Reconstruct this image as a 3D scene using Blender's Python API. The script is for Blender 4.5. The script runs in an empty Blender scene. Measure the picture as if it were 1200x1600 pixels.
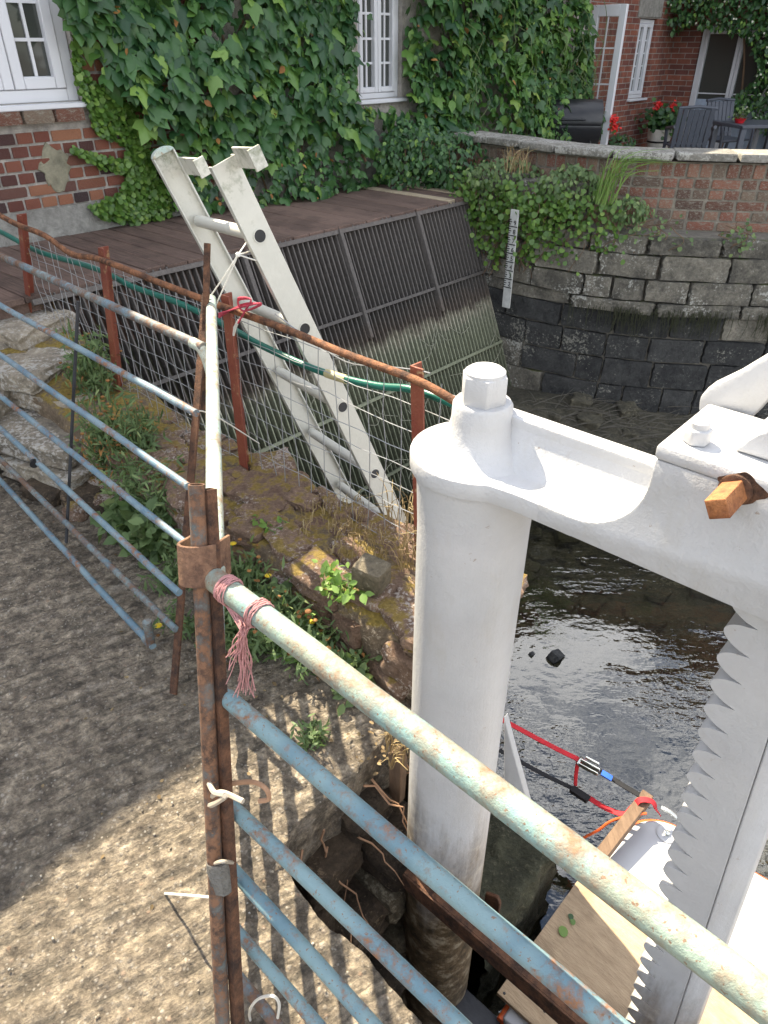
import bpy, bmesh, math, random
import numpy as np
from mathutils import Vector, Matrix
R = math.radians
SC = bpy.context.scene
C = SC.collection
random.seed(7); RNG = np.random.default_rng(7)

# ------------------------------------------------------------------ camera, sky, sun, exposure
F, TH, EYE = 1109.0, R(33.4), 1.70
cam = bpy.data.objects.new('camera', bpy.data.cameras.new('camera')); C.objects.link(cam)
cam.data.sensor_fit = 'VERTICAL'; cam.data.sensor_height = 36; cam.data.lens = 36 * F / 1600
cam.data.clip_start = 0.02; cam.data.clip_end = 800
cam.location = (0, 0, EYE); cam.rotation_euler = (math.pi / 2 - TH, 0, 0)
SC.camera = cam
SUN_EL = R(50); SUN_XY = Vector((-.55, .835)).normalized()
world = bpy.data.worlds.new('World'); SC.world = world; world.use_nodes = True
wn = world.node_tree; wn.nodes.clear()
sky = wn.nodes.new('ShaderNodeTexSky'); sky.sky_type = 'NISHITA'; sky.sun_disc = False
sky.sun_elevation = SUN_EL; sky.sun_rotation = math.atan2(SUN_XY.x, SUN_XY.y); sky.dust_density = .7; sky.air_density = 1.0
tc = wn.nodes.new('ShaderNodeTexCoord'); cn = wn.nodes.new('ShaderNodeTexNoise')
cn.inputs['Scale'].default_value = 4.6; cn.inputs['Detail'].default_value = 7; cn.inputs['Roughness'].default_value = .58
cmap = wn.nodes.new('ShaderNodeMapping'); cmap.inputs['Location'].default_value = (.35, .9, .2); wn.links.new(tc.outputs['Generated'], cmap.inputs['Vector']); wn.links.new(cmap.outputs['Vector'], cn.inputs['Vector'])
cr = wn.nodes.new('ShaderNodeValToRGB'); cr.color_ramp.elements[0].position = .46; cr.color_ramp.elements[1].position = .58
wn.links.new(cn.outputs['Fac'], cr.inputs['Fac'])
cm = wn.nodes.new('ShaderNodeMix'); cm.data_type = 'RGBA'
wn.links.new(cr.outputs['Color'], cm.inputs['Factor']); wn.links.new(sky.outputs['Color'], cm.inputs['A'])
cm.inputs['B'].default_value = (15.0, 15.0, 15.2, 1)
bg = wn.nodes.new('ShaderNodeBackground'); bg.inputs['Strength'].default_value = .08
wo = wn.nodes.new('ShaderNodeOutputWorld')
wn.links.new(cm.outputs['Result'], bg.inputs['Color']); wn.links.new(bg.outputs['Background'], wo.inputs['Surface'])
sl = bpy.data.lights.new('sun', 'SUN'); sl.energy = 5.0; sl.angle = R(.53); sl.color = (1, .875, .66)
sun = bpy.data.objects.new('sun', sl); C.objects.link(sun)
sdir = Vector((SUN_XY.x * math.cos(SUN_EL), SUN_XY.y * math.cos(SUN_EL), math.sin(SUN_EL)))
sun.rotation_euler = sdir.to_track_quat('Z', 'Y').to_euler(); sun.location = (0, 0, 30)
vs = SC.view_settings; vs.view_transform = 'Standard'; vs.look = 'None'; vs.gamma = 1; vs.exposure = 1.6
vs.use_curve_mapping = False
SC.cycles.max_bounces = 6; SC.cycles.diffuse_bounces = 3; SC.cycles.glossy_bounces = 3; SC.cycles.transmission_bounces = 3; SC.cycles.transparent_max_bounces = 12

# ------------------------------------------------------------------ frame of the place: a runs along the sluice, n away over the pool
AX, NX = Vector((.743, -.669, 0)), Vector((.669, .743, 0))
def W(a, n, z): return Vector((a * AX.x + n * NX.x, a * AX.y + n * NX.y, z))
def ray(x, y):
    u = (x - 600) / F; v = (y - 800) / F
    return Vector((u, math.cos(TH) - v * math.sin(TH), -(math.sin(TH) + v * math.cos(TH))))
EYEV = Vector((0, 0, EYE))
def Pz(x, y, z): r = ray(x, y); return EYEV + r * ((z - EYE) / r.z)
def Pa(x, y, a): r = ray(x, y); return EYEV + r * (a / r.dot(AX))
def Pn(x, y, n): r = ray(x, y); return EYEV + r * (n / r.dot(NX))
def PY(x, y, Y): r = ray(x, y); return EYEV + r * (Y / r.y)
def PD(x, y, dep): return EYEV + ray(x, y) * dep
def an(p): return p.dot(AX), p.dot(NX)
def pix(p):
    d = EYE - p[2]; dep = p[1] * math.cos(TH) + d * math.sin(TH)
    return 600 + F * p[0] / dep, 800 + F * (d * math.cos(TH) - p[1] * math.sin(TH)) / dep
def inpoly(x, y, poly):
    c = False; j = len(poly) - 1
    for i in range(len(poly)):
        xi, yi = poly[i]; xj, yj = poly[j]
        if (yi > y) != (yj > y) and x < (xj - xi) * (y - yi) / (yj - yi) + xi: c = not c
        j = i
    return c

# ------------------------------------------------------------------ noise
def vnoise(p, seed=0):
    p = np.asarray(p, float); i = np.floor(p).astype(np.int64); f_ = p - i; f_ = f_ * f_ * (3 - 2 * f_)
    def h(ix, iy, iz):
        v = (ix * 374761393 + iy * 668265263 + iz * 2147483647 + seed * 1274126177) & 0xffffffff
        v = ((v ^ (v >> 13)) * 1274126177) & 0xffffffff
        v = (v ^ (v >> 16)) & 0xffffff
        return v / float(0xffffff) * 2 - 1
    x, y, z = i[:, 0], i[:, 1], i[:, 2]; fx, fy, fz = f_[:, 0], f_[:, 1], f_[:, 2]
    def L(a, b, t): return a + (b - a) * t
    return L(L(L(h(x, y, z), h(x + 1, y, z), fx), L(h(x, y + 1, z), h(x + 1, y + 1, z), fx), fy),
             L(L(h(x, y, z + 1), h(x + 1, y, z + 1), fx), L(h(x, y + 1, z + 1), h(x + 1, y + 1, z + 1), fx), fy), fz)
def fbm(p, s=1.0, o=4, seed=0):
    p = np.asarray(p, float) * s; r = 0; a = 1; t = 0
    for k in range(o): r = r + a * vnoise(p * 2 ** k, seed + k * 17); t += a; a *= .5
    return r / t

# ------------------------------------------------------------------ objects
def tag(o, label=None, cat=None, group=None, kind=None):
    if label: o['label'] = label
    if cat: o['category'] = cat
    if group: o['group'] = group
    if kind: o['kind'] = kind
    return o
def thing(name, label, cat, loc=(0, 0, 0), group=None):
    o = bpy.data.objects.new(name, None); C.objects.link(o); o.location = loc; o.empty_display_size = .05
    return tag(o, label, cat, group)
def wloc(o):
    v = Vector((0, 0, 0))
    while o: v = v + o.location; o = o.parent
    return v
class MB:
    def __init__(s): s.v = []; s.f = []
    def add(s, vs, fs):
        b = len(s.v); s.v += [tuple(v) for v in vs]; s.f += [tuple(i + b for i in f) for f in fs]; return s
    def hexa(s, p):   # 8 corners: bottom 0-3 ccw, top 4-7
        return s.add(p, [(3, 2, 1, 0), (4, 5, 6, 7), (0, 1, 5, 4), (1, 2, 6, 5), (2, 3, 7, 6), (3, 0, 4, 7)])
    def box(s, c, ex, ey, ez):   # centre, three half vectors
        c = Vector(c); ex, ey, ez = Vector(ex), Vector(ey), Vector(ez)
        return s.hexa([c - ex - ey - ez, c + ex - ey - ez, c + ex + ey - ez, c - ex + ey - ez,
                       c - ex - ey + ez, c + ex - ey + ez, c + ex + ey + ez, c - ex + ey + ez])
    def abox(s, a0, a1, n0, n1, z0, z1):
        return s.hexa([W(a0, n0, z0), W(a1, n0, z0), W(a1, n1, z0), W(a0, n1, z0), W(a0, n0, z1), W(a1, n0, z1), W(a1, n1, z1), W(a0, n1, z1)])
    def tube(s, pts, r, k=10, closed=False, flat=None, caps=True):
        pts = [Vector(p) for p in pts]; m = len(pts); rs = r if isinstance(r, (list, tuple)) else [r] * m
        up = None; rings = []
        for i, p in enumerate(pts):
            if closed: t = pts[(i + 1) % m] - pts[i - 1]
            else: t = pts[min(i + 1, m - 1)] - pts[max(i - 1, 0)]
            t.normalize()
            if up is None: up = Vector((0, 0, 1)) if abs(t.z) < .9 else Vector((1, 0, 0))
            x = t.cross(up)
            if x.length < 1e-4: x = t.orthogonal()
            x.normalize(); up = x.cross(t).normalized()
            fl = flat or 1
            rings.append([p + x * math.cos(2 * math.pi * j / k) * rs[i] + up * math.sin(2 * math.pi * j / k) * rs[i] * fl for j in range(k)])
        vs = [v for rg in rings for v in rg]; fs = []
        for i in range(m if closed else m - 1):
            i2 = (i + 1) % m
            for j in range(k):
                j2 = (j + 1) % k; fs.append((i * k + j, i * k + j2, i2 * k + j2, i2 * k + j))
        if not closed and caps: fs += [tuple(range(k - 1, -1, -1)), tuple((m - 1) * k + j for j in range(k))]
        return s.add(vs, fs)
    def pipe(s, p0, p1, r, wall=.004, k=18):   # hollow tube with open top at p1
        p0, p1 = Vector(p0), Vector(p1); t = (p1 - p0).normalized(); x = t.orthogonal().normalized(); y = t.cross(x)
        ring = lambda p, q: [p + (x * math.cos(2 * math.pi * j / k) + y * math.sin(2 * math.pi * j / k)) * q for j in range(k)]
        vs = ring(p0, r) + ring(p1, r) + ring(p1, r - wall) + ring(p1 - t * min(.12, (p1 - p0).length * .6), r - wall); fs = []
        for i in range(3):
            for j in range(k): j2 = (j + 1) % k; fs.append((i * k + j, i * k + j2, (i + 1) * k + j2, (i + 1) * k + j))
        fs.append(tuple(3 * k + j for j in range(k)))
        return s.add(vs, fs)
    def prism(s, poly, o, ex, ey, ez):   # polygon (u,v) in frame o+u*ex+v*ey, extruded by ez
        o, ex, ey, ez = Vector(o), Vector(ex), Vector(ey), Vector(ez); m = len(poly)
        vs = [o + ex * u + ey * v for u, v in poly]; vs += [v + ez for v in vs]
        fs = [tuple(range(m - 1, -1, -1)), tuple(range(m, 2 * m))] + [(i, (i + 1) % m, m + (i + 1) % m, m + i) for i in range(m)]
        return s.add(vs, fs)
    def lathe(s, prof, c, k=32, axis=None):
        c = Vector(c); z = Vector(axis or (0, 0, 1)).normalized(); x = z.orthogonal().normalized(); y = z.cross(x)
        vs = [c + z * h + (x * math.cos(2 * math.pi * j / k) + y * math.sin(2 * math.pi * j / k)) * r for r, h in prof for j in range(k)]
        fs = [(i * k + j, i * k + (j + 1) % k, (i + 1) * k + (j + 1) % k, (i + 1) * k + j) for i in range(len(prof) - 1) for j in range(k)]
        fs += [tuple(range(k - 1, -1, -1)), tuple((len(prof) - 1) * k + j for j in range(k))]
        return s.add(vs, fs)
    def build(s, name, m, parent=None, bevel=0, seg=1, ang=38, noise=0, nscale=20):
        base = wloc(parent)
        me = bpy.data.meshes.new(name); me.from_pydata([tuple(Vector(v) - base) for v in s.v], [], s.f)
        bm = bmesh.new(); bm.from_mesh(me)
        bmesh.ops.recalc_face_normals(bm, faces=bm.faces)
        if bevel:
            es = [e for e in bm.edges if len(e.link_faces) == 2 and e.calc_face_angle(0) > R(25)]
            bmesh.ops.bevel(bm, geom=es, offset=bevel, segments=seg, affect='EDGES', profile=.5, clamp_overlap=True)
        bm.to_mesh(me); bm.free()
        if noise:
            co = np.empty(len(me.vertices) * 3); me.vertices.foreach_get('co', co); co = co.reshape(-1, 3)
            co += noise * np.stack([fbm(co, nscale, 3, k * 31 + 5) for k in range(3)], 1); me.vertices.foreach_set('co', co.ravel())
        me.polygons.foreach_set('use_smooth', [True] * len(me.polygons)); me.set_sharp_from_angle(angle=R(ang))
        me.materials.append(m); me.update()
        return link(name, me, parent)
def link(name, me, parent=None):
    o = bpy.data.objects.new(name, me); C.objects.link(o); o.parent = parent; return o
def arrmesh(name, V, Fq, m, smooth=False):
    """V (N,3) array, Fq (M,k) index array"""
    me = bpy.data.meshes.new(name); V = np.asarray(V, np.float32); Fq = np.asarray(Fq, np.int32)
    me.vertices.add(len(V)); me.vertices.foreach_set('co', V.ravel())
    k = Fq.shape[1]; me.loops.add(Fq.size); me.loops.foreach_set('vertex_index', Fq.ravel())
    me.polygons.add(len(Fq)); me.polygons.foreach_set('loop_start', np.arange(0, Fq.size, k, dtype=np.int32))
    me.update(calc_edges=True); me.validate()
    if smooth: me.polygons.foreach_set('use_smooth', [True] * len(me.polygons))
    me.materials.append(m); return me

# ------------------------------------------------------------------ materials
class NT:
    def __init__(s, name):
        s.m = bpy.data.materials.new(name); s.m.use_nodes = True; s.t = s.m.node_tree; s.t.nodes.clear()
        s.out = s.t.nodes.new('ShaderNodeOutputMaterial'); s.co = s.t.nodes.new('ShaderNodeTexCoord'); s.g = s.t.nodes.new('ShaderNodeNewGeometry')
    def n(s, ty, **kw):
        nd = s.t.nodes.new('ShaderNode' + ty)
        for k, v in kw.items():
            if k in nd.inputs:
                if hasattr(v, 'links') or isinstance(v, bpy.types.NodeSocket): s.t.links.new(v, nd.inputs[k])
                else: nd.inputs[k].default_value = v
            else: setattr(nd, k, v)
        return nd
    def noise(s, scale, det=5, rough=.6, vec=None, dist=0):
        f_ = s.n('TexNoise', Vector=vec or s.co.outputs['Object'], Scale=scale, Detail=det, Roughness=rough, Distortion=dist).outputs['Fac']
        mr = s.n('MapRange', Value=f_); mr.inputs['From Min'].default_value = .27; mr.inputs['From Max'].default_value = .73; return mr.outputs[0]
    def vor(s, scale, vec=None, feature='F1'): return s.n('TexVoronoi', Vector=vec or s.co.outputs['Object'], Scale=scale, feature=feature)
    def ramp(s, fac, *stops):
        nd = s.n('ValToRGB', Fac=fac); e = nd.color_ramp.elements
        while len(e) < len(stops): e.new(.5)
        for el, (p, c) in zip(e, stops): el.position = p; el.color = (*c, 1) if not isinstance(c, (int, float)) else (c, c, c, 1)
        return nd.outputs['Color']
    def mix(s, fac, a, b, mode='MIX'):
        nd = s.t.nodes.new('ShaderNodeMix'); nd.data_type = 'RGBA'; nd.blend_type = mode
        for key, v in (('Factor', fac), ('A', a), ('B', b)):
            if isinstance(v, bpy.types.NodeSocket): s.t.links.new(v, nd.inputs[key])
            elif key == 'Factor': nd.inputs[0].default_value = v
            else: nd.inputs[6 if key == 'A' else 7].default_value = (*v, 1)
        return nd.outputs[2]
    def math(s, op, a, b=0.0, clamp=False):
        nd = s.t.nodes.new('ShaderNodeMath'); nd.operation = op; nd.use_clamp = clamp
        for i, v in enumerate((a, b)):
            if isinstance(v, bpy.types.NodeSocket): s.t.links.new(v, nd.inputs[i])
            else: nd.inputs[i].default_value = v
        return nd.outputs[0]
    def bump(s, h, dist=.004, strength=1, nrm=None):
        nd = s.n('Bump', Height=h, Distance=dist, Strength=strength)
        if nrm: s.t.links.new(nrm, nd.inputs['Normal'])
        return nd.outputs['Normal']
    def rand(s): return s.n('ObjectInfo').outputs['Random']
    def z(s): return s.n('SeparateXYZ', Vector=s.g.outputs['Position']).outputs['Z']
    def nz(s): return s.n('SeparateXYZ', Vector=s.g.outputs['Normal']).outputs['Z']
    def scaled(s, sx, sy, sz, rot=0): return s.n('Mapping', Vector=s.n('Mapping', Vector=s.co.outputs['Object'], Rotation=(0, 0, rot)).outputs['Vector'], Scale=(sx, sy, sz)).outputs['Vector']
    def done(s, col, rough=.7, metal=0, nrm=None, **kw):
        b = s.n('BsdfPrincipled', **{'Base Color': col if isinstance(col, bpy.types.NodeSocket) else (*col, 1), 'Roughness': rough, 'Metallic': metal, **kw})
        if nrm: s.t.links.new(nrm, b.inputs['Normal'])
        s.t.links.new(b.outputs[0], s.out.inputs['Surface']); return s.m

def m_concrete():
    k = NT('concrete')
    rid = k.noise(13, 5, .7, k.scaled(.45, 2.6, 1, R(-32)))
    big = k.noise(1.7, 5, .65); mid = k.noise(19, 7, .75); fine = k.noise(46, 7, .82)
    v = k.vor(58); v3 = k.vor(105); flk = k.math('MULTIPLY', k.ramp(v3.outputs['Distance'], (.2, 1), (.4, 0)), k.ramp(k.n('SeparateColor', Color=v3.outputs['Color']).outputs[1], (.86, 0), (.9, 1))); st = k.ramp(v.outputs['Distance'], (.16, 1), (.4, 0)); rnd = k.n('SeparateColor', Color=v.outputs['Color']).outputs[0]
    stc = k.ramp(rnd, (0, (.07, .063, .055)), (.35, (.2, .185, .165)), (.7, (.3, .275, .24)), (.9, (.55, .52, .47)), (1, (.34, .22, .15)))
    base = k.ramp(mid, (.1, (.06, .05, .04)), (.4, (.175, .15, .12)), (.65, (.31, .27, .212)), (.95, (.58, .51, .41)))
    col = k.mix(k.math('MULTIPLY', st, .6), base, stc)
    col = k.mix(k.ramp(rid, (.22, .8), (.5, 0)), col, (.085, .076, .062))
    col = k.mix(k.ramp(k.math('MULTIPLY', big, rid), (.35, 0), (.7, .6)), col, (.46, .43, .38))
    col = k.mix(k.ramp(k.noise(.9, 4, .7), (.45, 0), (.8, .5)), col, (.07, .062, .05))
    col = k.mix(.9, col, k.mix(fine, (.26, .25, .24), (2.0, 1.9, 1.78)), 'MULTIPLY')
    col = k.mix(k.math('MULTIPLY', flk, .6), col, (.5, .46, .4))
    h = k.math('ADD', k.math('MULTIPLY', rid, .8), k.math('ADD', k.math('MULTIPLY', mid, .6), k.math('ADD', k.math('MULTIPLY', st, .4), k.math('MULTIPLY', fine, .6))))
    return k.done(col, .92, nrm=k.bump(h, .013, 1))
def m_white():
    k = NT('white_paint'); s1 = k.noise(6, 5, .65); s2 = k.noise(55, 5, .7); s3 = k.noise(190, 3); s4 = k.noise(16, 6, .7, k.scaled(1, 1, .3))
    z = k.z()
    col = k.mix(s1, (.52, .52, .525), (.44, .44, .443)); col = k.mix(k.ramp(s4, (.62, 0), (.95, .35)), col, (.43, .41, .37))
    chips = k.ramp(k.noise(34, 7, .78), (.84, 0), (.87, 1)); col = k.mix(k.math('MULTIPLY', chips, .6), col, (.25, .17, .11))
    strk = k.ramp(k.noise(26, 5, .6, k.scaled(1, 1, .05)), (.8, 0), (1, .35)); col = k.mix(k.math('MULTIPLY', strk, s1), col, (.36, .24, .15))
    brush = k.noise(120, 3, .5, k.scaled(1, 1, .08))
    low = k.math('ADD', k.math('MULTIPLY', z, -2.2), k.math('MULTIPLY', k.noise(7, 6, .7, k.scaled(1, 1, .2)), 1.4))   # stained foot of the column
    f1 = k.ramp(k.math('MULTIPLY', low, .5), (.28, 0), (.72, 1)); col = k.mix(f1, col, k.ramp(k.noise(20, 6, .7), (.2, (.05, .04, .026)), (.55, (.17, .125, .075)), (.85, (.42, .37, .28))))
    return k.done(col, .5, nrm=k.bump(k.math('ADD', s2, k.math('ADD', k.math('MULTIPLY', s3, .35), k.math('ADD', k.math('MULTIPLY', s1, .8), k.math('MULTIPLY', brush, .35)))), .0011, .8))
def m_rust(name='rust', light=(.30, .13, .06), dark=(.07, .035, .022), rough=.85):
    k = NT(name); a = k.noise(22, 6, .7); b = k.noise(140, 4, .7)
    col = k.ramp(a, (.25, dark), (.5, tuple((x + y) / 2 for x, y in zip(light, dark))), (.75, light))
    col = k.mix(.5, col, k.mix(b, (.4, .4, .4), (1.5, 1.5, 1.5)), 'MULTIPLY')
    return k.done(col, rough, .15, nrm=k.bump(k.math('ADD', a, b), .0018))
def m_paintrust(name, paint, paint2, rust=(.26, .12, .055), cover=.56, soft=.1, rough=.55, dark=(.09, .045, .025)):
    k = NT(name); a = k.noise(10, 7, .72); b = k.noise(55, 5, .7); c = k.noise(6, 3)
    m = k.math('ADD', k.math('MULTIPLY', a, .6), k.math('MULTIPLY', b, .4))
    p = k.mix(k.ramp(c, (.35, 0), (.65, 1)), paint, paint2)
    r = k.ramp(b, (.3, dark), (.7, rust)); f_ = k.ramp(m, (cover - soft, 0), (cover + soft, 1))
    col = k.mix(f_, p, r); speck = k.ramp(k.noise(150, 3, .6), (.8, 0), (.84, .8)); col = k.mix(speck, col, (.2, .1, .05))
    return k.done(col, k.math('ADD', k.math('MULTIPLY', f_, .3), rough - .1), nrm=k.bump(k.math('ADD', m, k.math('MULTIPLY', b, .5)), .0015))
def m_brick(name='brick', tones=None, lichen=.0):
    k = NT(name); r = k.rand(); n1 = k.noise(22, 6, .7); n2 = k.noise(120, 4, .7)
    off = k.n('VectorMath', operation='ADD').outputs[0]
    tones = tones or [(0, (.05, .032, .036)), (.15, (.13, .045, .036)), (.36, (.24, .075, .05)), (.6, (.32, .115, .07)), (.82, (.44, .2, .11)), (.93, (.36, .13, .07)), (1, (.06, .05, .06))]
    col = k.ramp(r, *tones)
    col = k.mix(.75, col, k.mix(n1, (.5, .5, .5), (1.45, 1.4, 1.35)), 'MULTIPLY')
    col = k.mix(k.ramp(n2, (.62, 0), (.72, .6)), col, (.34, .28, .25))
    if lichen: col = k.mix(k.ramp(k.noise(9, 5, .7), (.6 - lichen * .2, 0), (.74, .75)), col, (.36, .34, .28))
    return k.done(col, .9, nrm=k.bump(k.math('ADD', n1, k.math('MULTIPLY', n2, .6)), .005))
def m_mortar(name='mortar', c=(.36, .33, .29)):
    k = NT(name); a = k.noise(14, 6, .7); b = k.noise(110, 4)
    return k.done(k.mix(a, tuple(x * .5 for x in c), tuple(x * 1.25 for x in c)), .95, nrm=k.bump(k.math('ADD', a, b), .006))
def m_stone(name, lo, hi, spot=(.42, .41, .37), amt=.62, moss=None, mosslev=.6, scale=1, green=0):
    k = NT(name); r = k.rand(); vec = k.n('VectorMath', operation='ADD', **{}); k.t.links.new(k.co.outputs['Object'], vec.inputs[0])
    cx = k.n('CombineXYZ', X=k.math('MULTIPLY', r, 37.0), Y=k.math('MULTIPLY', r, 11.0)).outputs[0]; k.t.links.new(cx, vec.inputs[1]); vv = vec.outputs[0]
    wp = k.g.outputs['Position']; n1 = k.noise(9 * scale, 7, .7, wp); n2 = k.noise(48 * scale, 6, .72, wp); n3 = k.noise(3.2 * scale, 4, .6, wp)
    col = k.mix(k.ramp(k.math('ADD', k.math('MULTIPLY', n1, .7), k.math('MULTIPLY', r, .3)), (.25, 0), (.85, 1)), lo, hi)
    col = k.mix(.8, col, k.mix(n2, (.45, .45, .45), (1.5, 1.5, 1.5)), 'MULTIPLY')
    sp = k.ramp(k.math('ADD', k.math('MULTIPLY', n2, .55), k.math('MULTIPLY', n3, .45)), (amt - .03, 0), (amt + .03, .8)); col = k.mix(sp, col, spot)
    if moss:
        f_ = k.math('ADD', k.math('MULTIPLY', n1, .55), k.math('MULTIPLY', k.nz(), .3)); col = k.mix(k.ramp(f_, (mosslev - .05, 0), (mosslev + .05, .92)), col, k.mix(n2, tuple(x * .4 for x in moss), moss))
    return k.done(col, .92, nrm=k.bump(k.math('ADD', n1, k.math('MULTIPLY', n2, .6)), .012))
def m_leaf(name, c1, c2, c3=None, rough=.42, trans=.25):
    k = NT(name); r = k.g.outputs['Random Per Island']
    r = k.math('FRACT', k.math('ADD', r, k.rand())); col = k.ramp(r, (0, c1), (.55, tuple((x + y) / 2 for x, y in zip(c1, c2))), (.9, c2), (1, c3 or c2))
    b = k.n('BsdfPrincipled', **{'Base Color': col, 'Roughness': rough}); t = k.n('BsdfTranslucent', Color=k.mix(.5, col, (.25, .42, .06)))
    ms = k.n('MixShader', Fac=trans); k.t.links.new(b.outputs[0], ms.inputs[1]); k.t.links.new(t.outputs[0], ms.inputs[2]); k.t.links.new(ms.outputs[0], k.out.inputs['Surface'])
    return k.m
def m_plain(name, c, rough=.5, metal=0, var=.25, bump=.0008, scale=30, **kw):
    k = NT(name); a = k.noise(scale, 5, .65); b = k.noise(scale * .2, 3)
    col = k.mix(k.math('MULTIPLY', k.math('ADD', a, b), .5), tuple(x * (1 - var) for x in c), tuple(min(1, x * (1 + var)) for x in c))
    return k.done(col, rough, metal, nrm=k.bump(a, bump), **kw)
def m_glass(name='window_glass', tint=(.05, .055, .05)):
    k = NT(name); a = k.noise(4, 2); return k.done(tint, .06, 0, k.bump(a, .003, .3), **{'IOR': 1.5})

M = {}
M['concrete'] = m_concrete(); M['white'] = m_white(); M['rust'] = m_rust(); M['rust_dark'] = m_rust('dark_rust', (.16, .075, .04), (.04, .022, .016))
M['rust_strap'] = m_rust('brown_rust', (.27, .15, .09), (.12, .065, .042)); M['rust_orange'] = m_rust('orange_rust', (.42, .17, .06), (.22, .075, .03), .7)
M['blue'] = m_paintrust('blue_paint', (.12, .2, .26), (.2, .28, .32), cover=.63, soft=.12)
M['blue_bare'] = m_paintrust('worn_blue_paint', (.2, .27, .28), (.13, .2, .24), rust=(.17, .1, .065), cover=.48, soft=.16)
M['mint'] = m_paintrust('mint_paint', (.2, .32, .31), (.27, .34, .28), rust=(.22, .14, .085), cover=.55, soft=.2, dark=(.16, .08, .04))
M['aqua'] = m_paintrust('aqua_paint', (.19, .29, .31), (.12, .21, .255), cover=.62, soft=.12)
M['rust_blue'] = m_paintrust('blue_flecked_rust', (.11, .135, .135), (.15, .12, .1), rust=(.2, .105, .06), cover=.36, soft=.14, rough=.8, dark=(.06, .036, .026))
M['cream'] = m_paintrust('cream_paint', (.48, .5, .42), (.36, .45, .41), rust=(.32, .22, .12), cover=.62, soft=.14)
M['redox'] = m_paintrust('red_oxide_paint', (.20, .05, .032), (.24, .07, .04), rust=(.4, .25, .13), cover=.66, soft=.05)
M['brick'] = m_brick(); M['brick_old'] = m_brick('weathered_brick', [(0, (.1, .06, .045)), (.2, (.19, .08, .05)), (.4, (.3, .11, .07)), (.6, (.36, .17, .11)), (.8, (.27, .2, .14)), (1, (.13, .085, .065))], .55)
M['mortar'] = m_mortar('mortar', (.44, .41, .37)); M['mortar_dark'] = m_mortar('dark_mortar', (.2, .185, .155)); M['render'] = m_mortar('plinth_render', (.33, .32, .29)); M['patch'] = m_mortar('render_patch', (.3, .28, .2))
M['stone_dark'] = m_stone('black_stained_stone', (.02, .021, .022), (.065, .066, .064), (.24, .235, .2), .68)
M['stone_grey'] = m_stone('grey_stone', (.085, .08, .067), (.26, .24, .195), (.42, .42, .38), .66, (.13, .15, .05), .62)
M['stone_step'] = m_stone('pale_slab_stone', (.2, .175, .14), (.5, .43, .33), (.56, .54, .5), .6, None)
M['stone_rubble'] = m_stone('pink_rubble_stone', (.15, .09, .06), (.36, .25, .18), (.5, .45, .41), .62, (.36, .25, .05), .6, 1.7)
M['mossy'] = m_stone('mossy_masonry', (.1, .072, .045), (.28, .21, .14), (.46, .39, .29), .66, (.38, .27, .05), .53, 1.6)
M['earth'] = m_stone('dark_earth', (.04, .029, .02), (.14, .1, .064), (.26, .19, .12), .68, None, scale=1.5)
M['algae'] = m_stone('algae_masonry', (.03, .032, .02), (.085, .085, .05), (.14, .13, .085), .66, None)
M['pit'] = m_stone('pale_pit_stone', (.1, .085, .055), (.24, .2, .14), (.34, .3, .22), .62, None)
M['bed'] = m_stone('bed_stone', (.045, .042, .03), (.125, .112, .076), (.19, .17, .12), .7, None)
k = NT('aluminium'); a_n = k.noise(40, 5, .7); b_n = k.noise(7, 5, .7); c_n = k.noise(18, 5, .7, k.g.outputs['Position'])
gr = k.ramp(k.math('ADD', k.math('MULTIPLY', k.math('SUBTRACT', k.z(), 1.1), 1.4), k.math('MULTIPLY', c_n, .7)), (.7, 0), (1.0, .75))   # green grime on the top ends
col = k.mix(k.math('ADD', k.math('MULTIPLY', a_n, .4), k.math('MULTIPLY', b_n, .6)), (.52, .515, .46), (.62, .61, .55))
M['alu'] = k.done(k.mix(gr, col, k.mix(a_n, (.08, .1, .05), (.24, .26, .16))), .5, .25, k.bump(a_n, .0006))
M['alu_dirty'] = m_plain('dirty_aluminium', (.30, .33, .22), .6, .3, .35, .0008, 25)
M['plank'] = None

def m_wood(name, lo, hi, along=(1, 14, 14), rough=.8, rot=0):
    k = NT(name); v = k.scaled(*along, rot); g = k.noise(5, 6, .7, v); b = k.noise(4, 4); r = k.rand()
    col = k.mix(k.math('ADD', k.math('MULTIPLY', g, .8), k.math('MULTIPLY', k.math('SUBTRACT', r, .5), .5)), lo, hi)
    return k.done(k.mix(k.ramp(b, (.5, 0), (.75, .4)), col, tuple(x * .5 for x in lo)), rough, nrm=k.bump(g, .004))
M['plank'] = m_wood('deck_plank_wood', (.085, .055, .044), (.25, .165, .13), (1.2, 16, 16), rot=R(42)); M['pale_wood'] = m_wood('pale_timber', (.26, .2, .13), (.5, .42, .3), (1.5, 18, 18)); M['ply'] = m_wood('plywood', (.33, .23, .14), (.56, .42, .27), (2.2, 9, 9), .7, R(48))
M['batten'] = m_wood('rough_timber', (.13, .08, .05), (.27, .18, .115), (12, 2, 2))
M['ivy'] = m_leaf('ivy_leaf', (.018, .064, .026), (.07, .165, .045), (.19, .32, .06)); M['ivy_light'] = m_leaf('young_ivy_leaf', (.045, .125, .03), (.13, .25, .05), (.25, .35, .08)); M['ivy_small'] = m_leaf('small_ivy_leaf', (.05, .12, .02), (.14, .25, .045), (.2, .3, .06))
M['weed'] = m_leaf('weed_leaf', (.065, .115, .04), (.15, .22, .08), (.25, .31, .12), .6); M['bright'] = m_leaf('bright_leaf', (.13, .25, .04), (.26, .4, .1), None, .5, .35)
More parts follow.
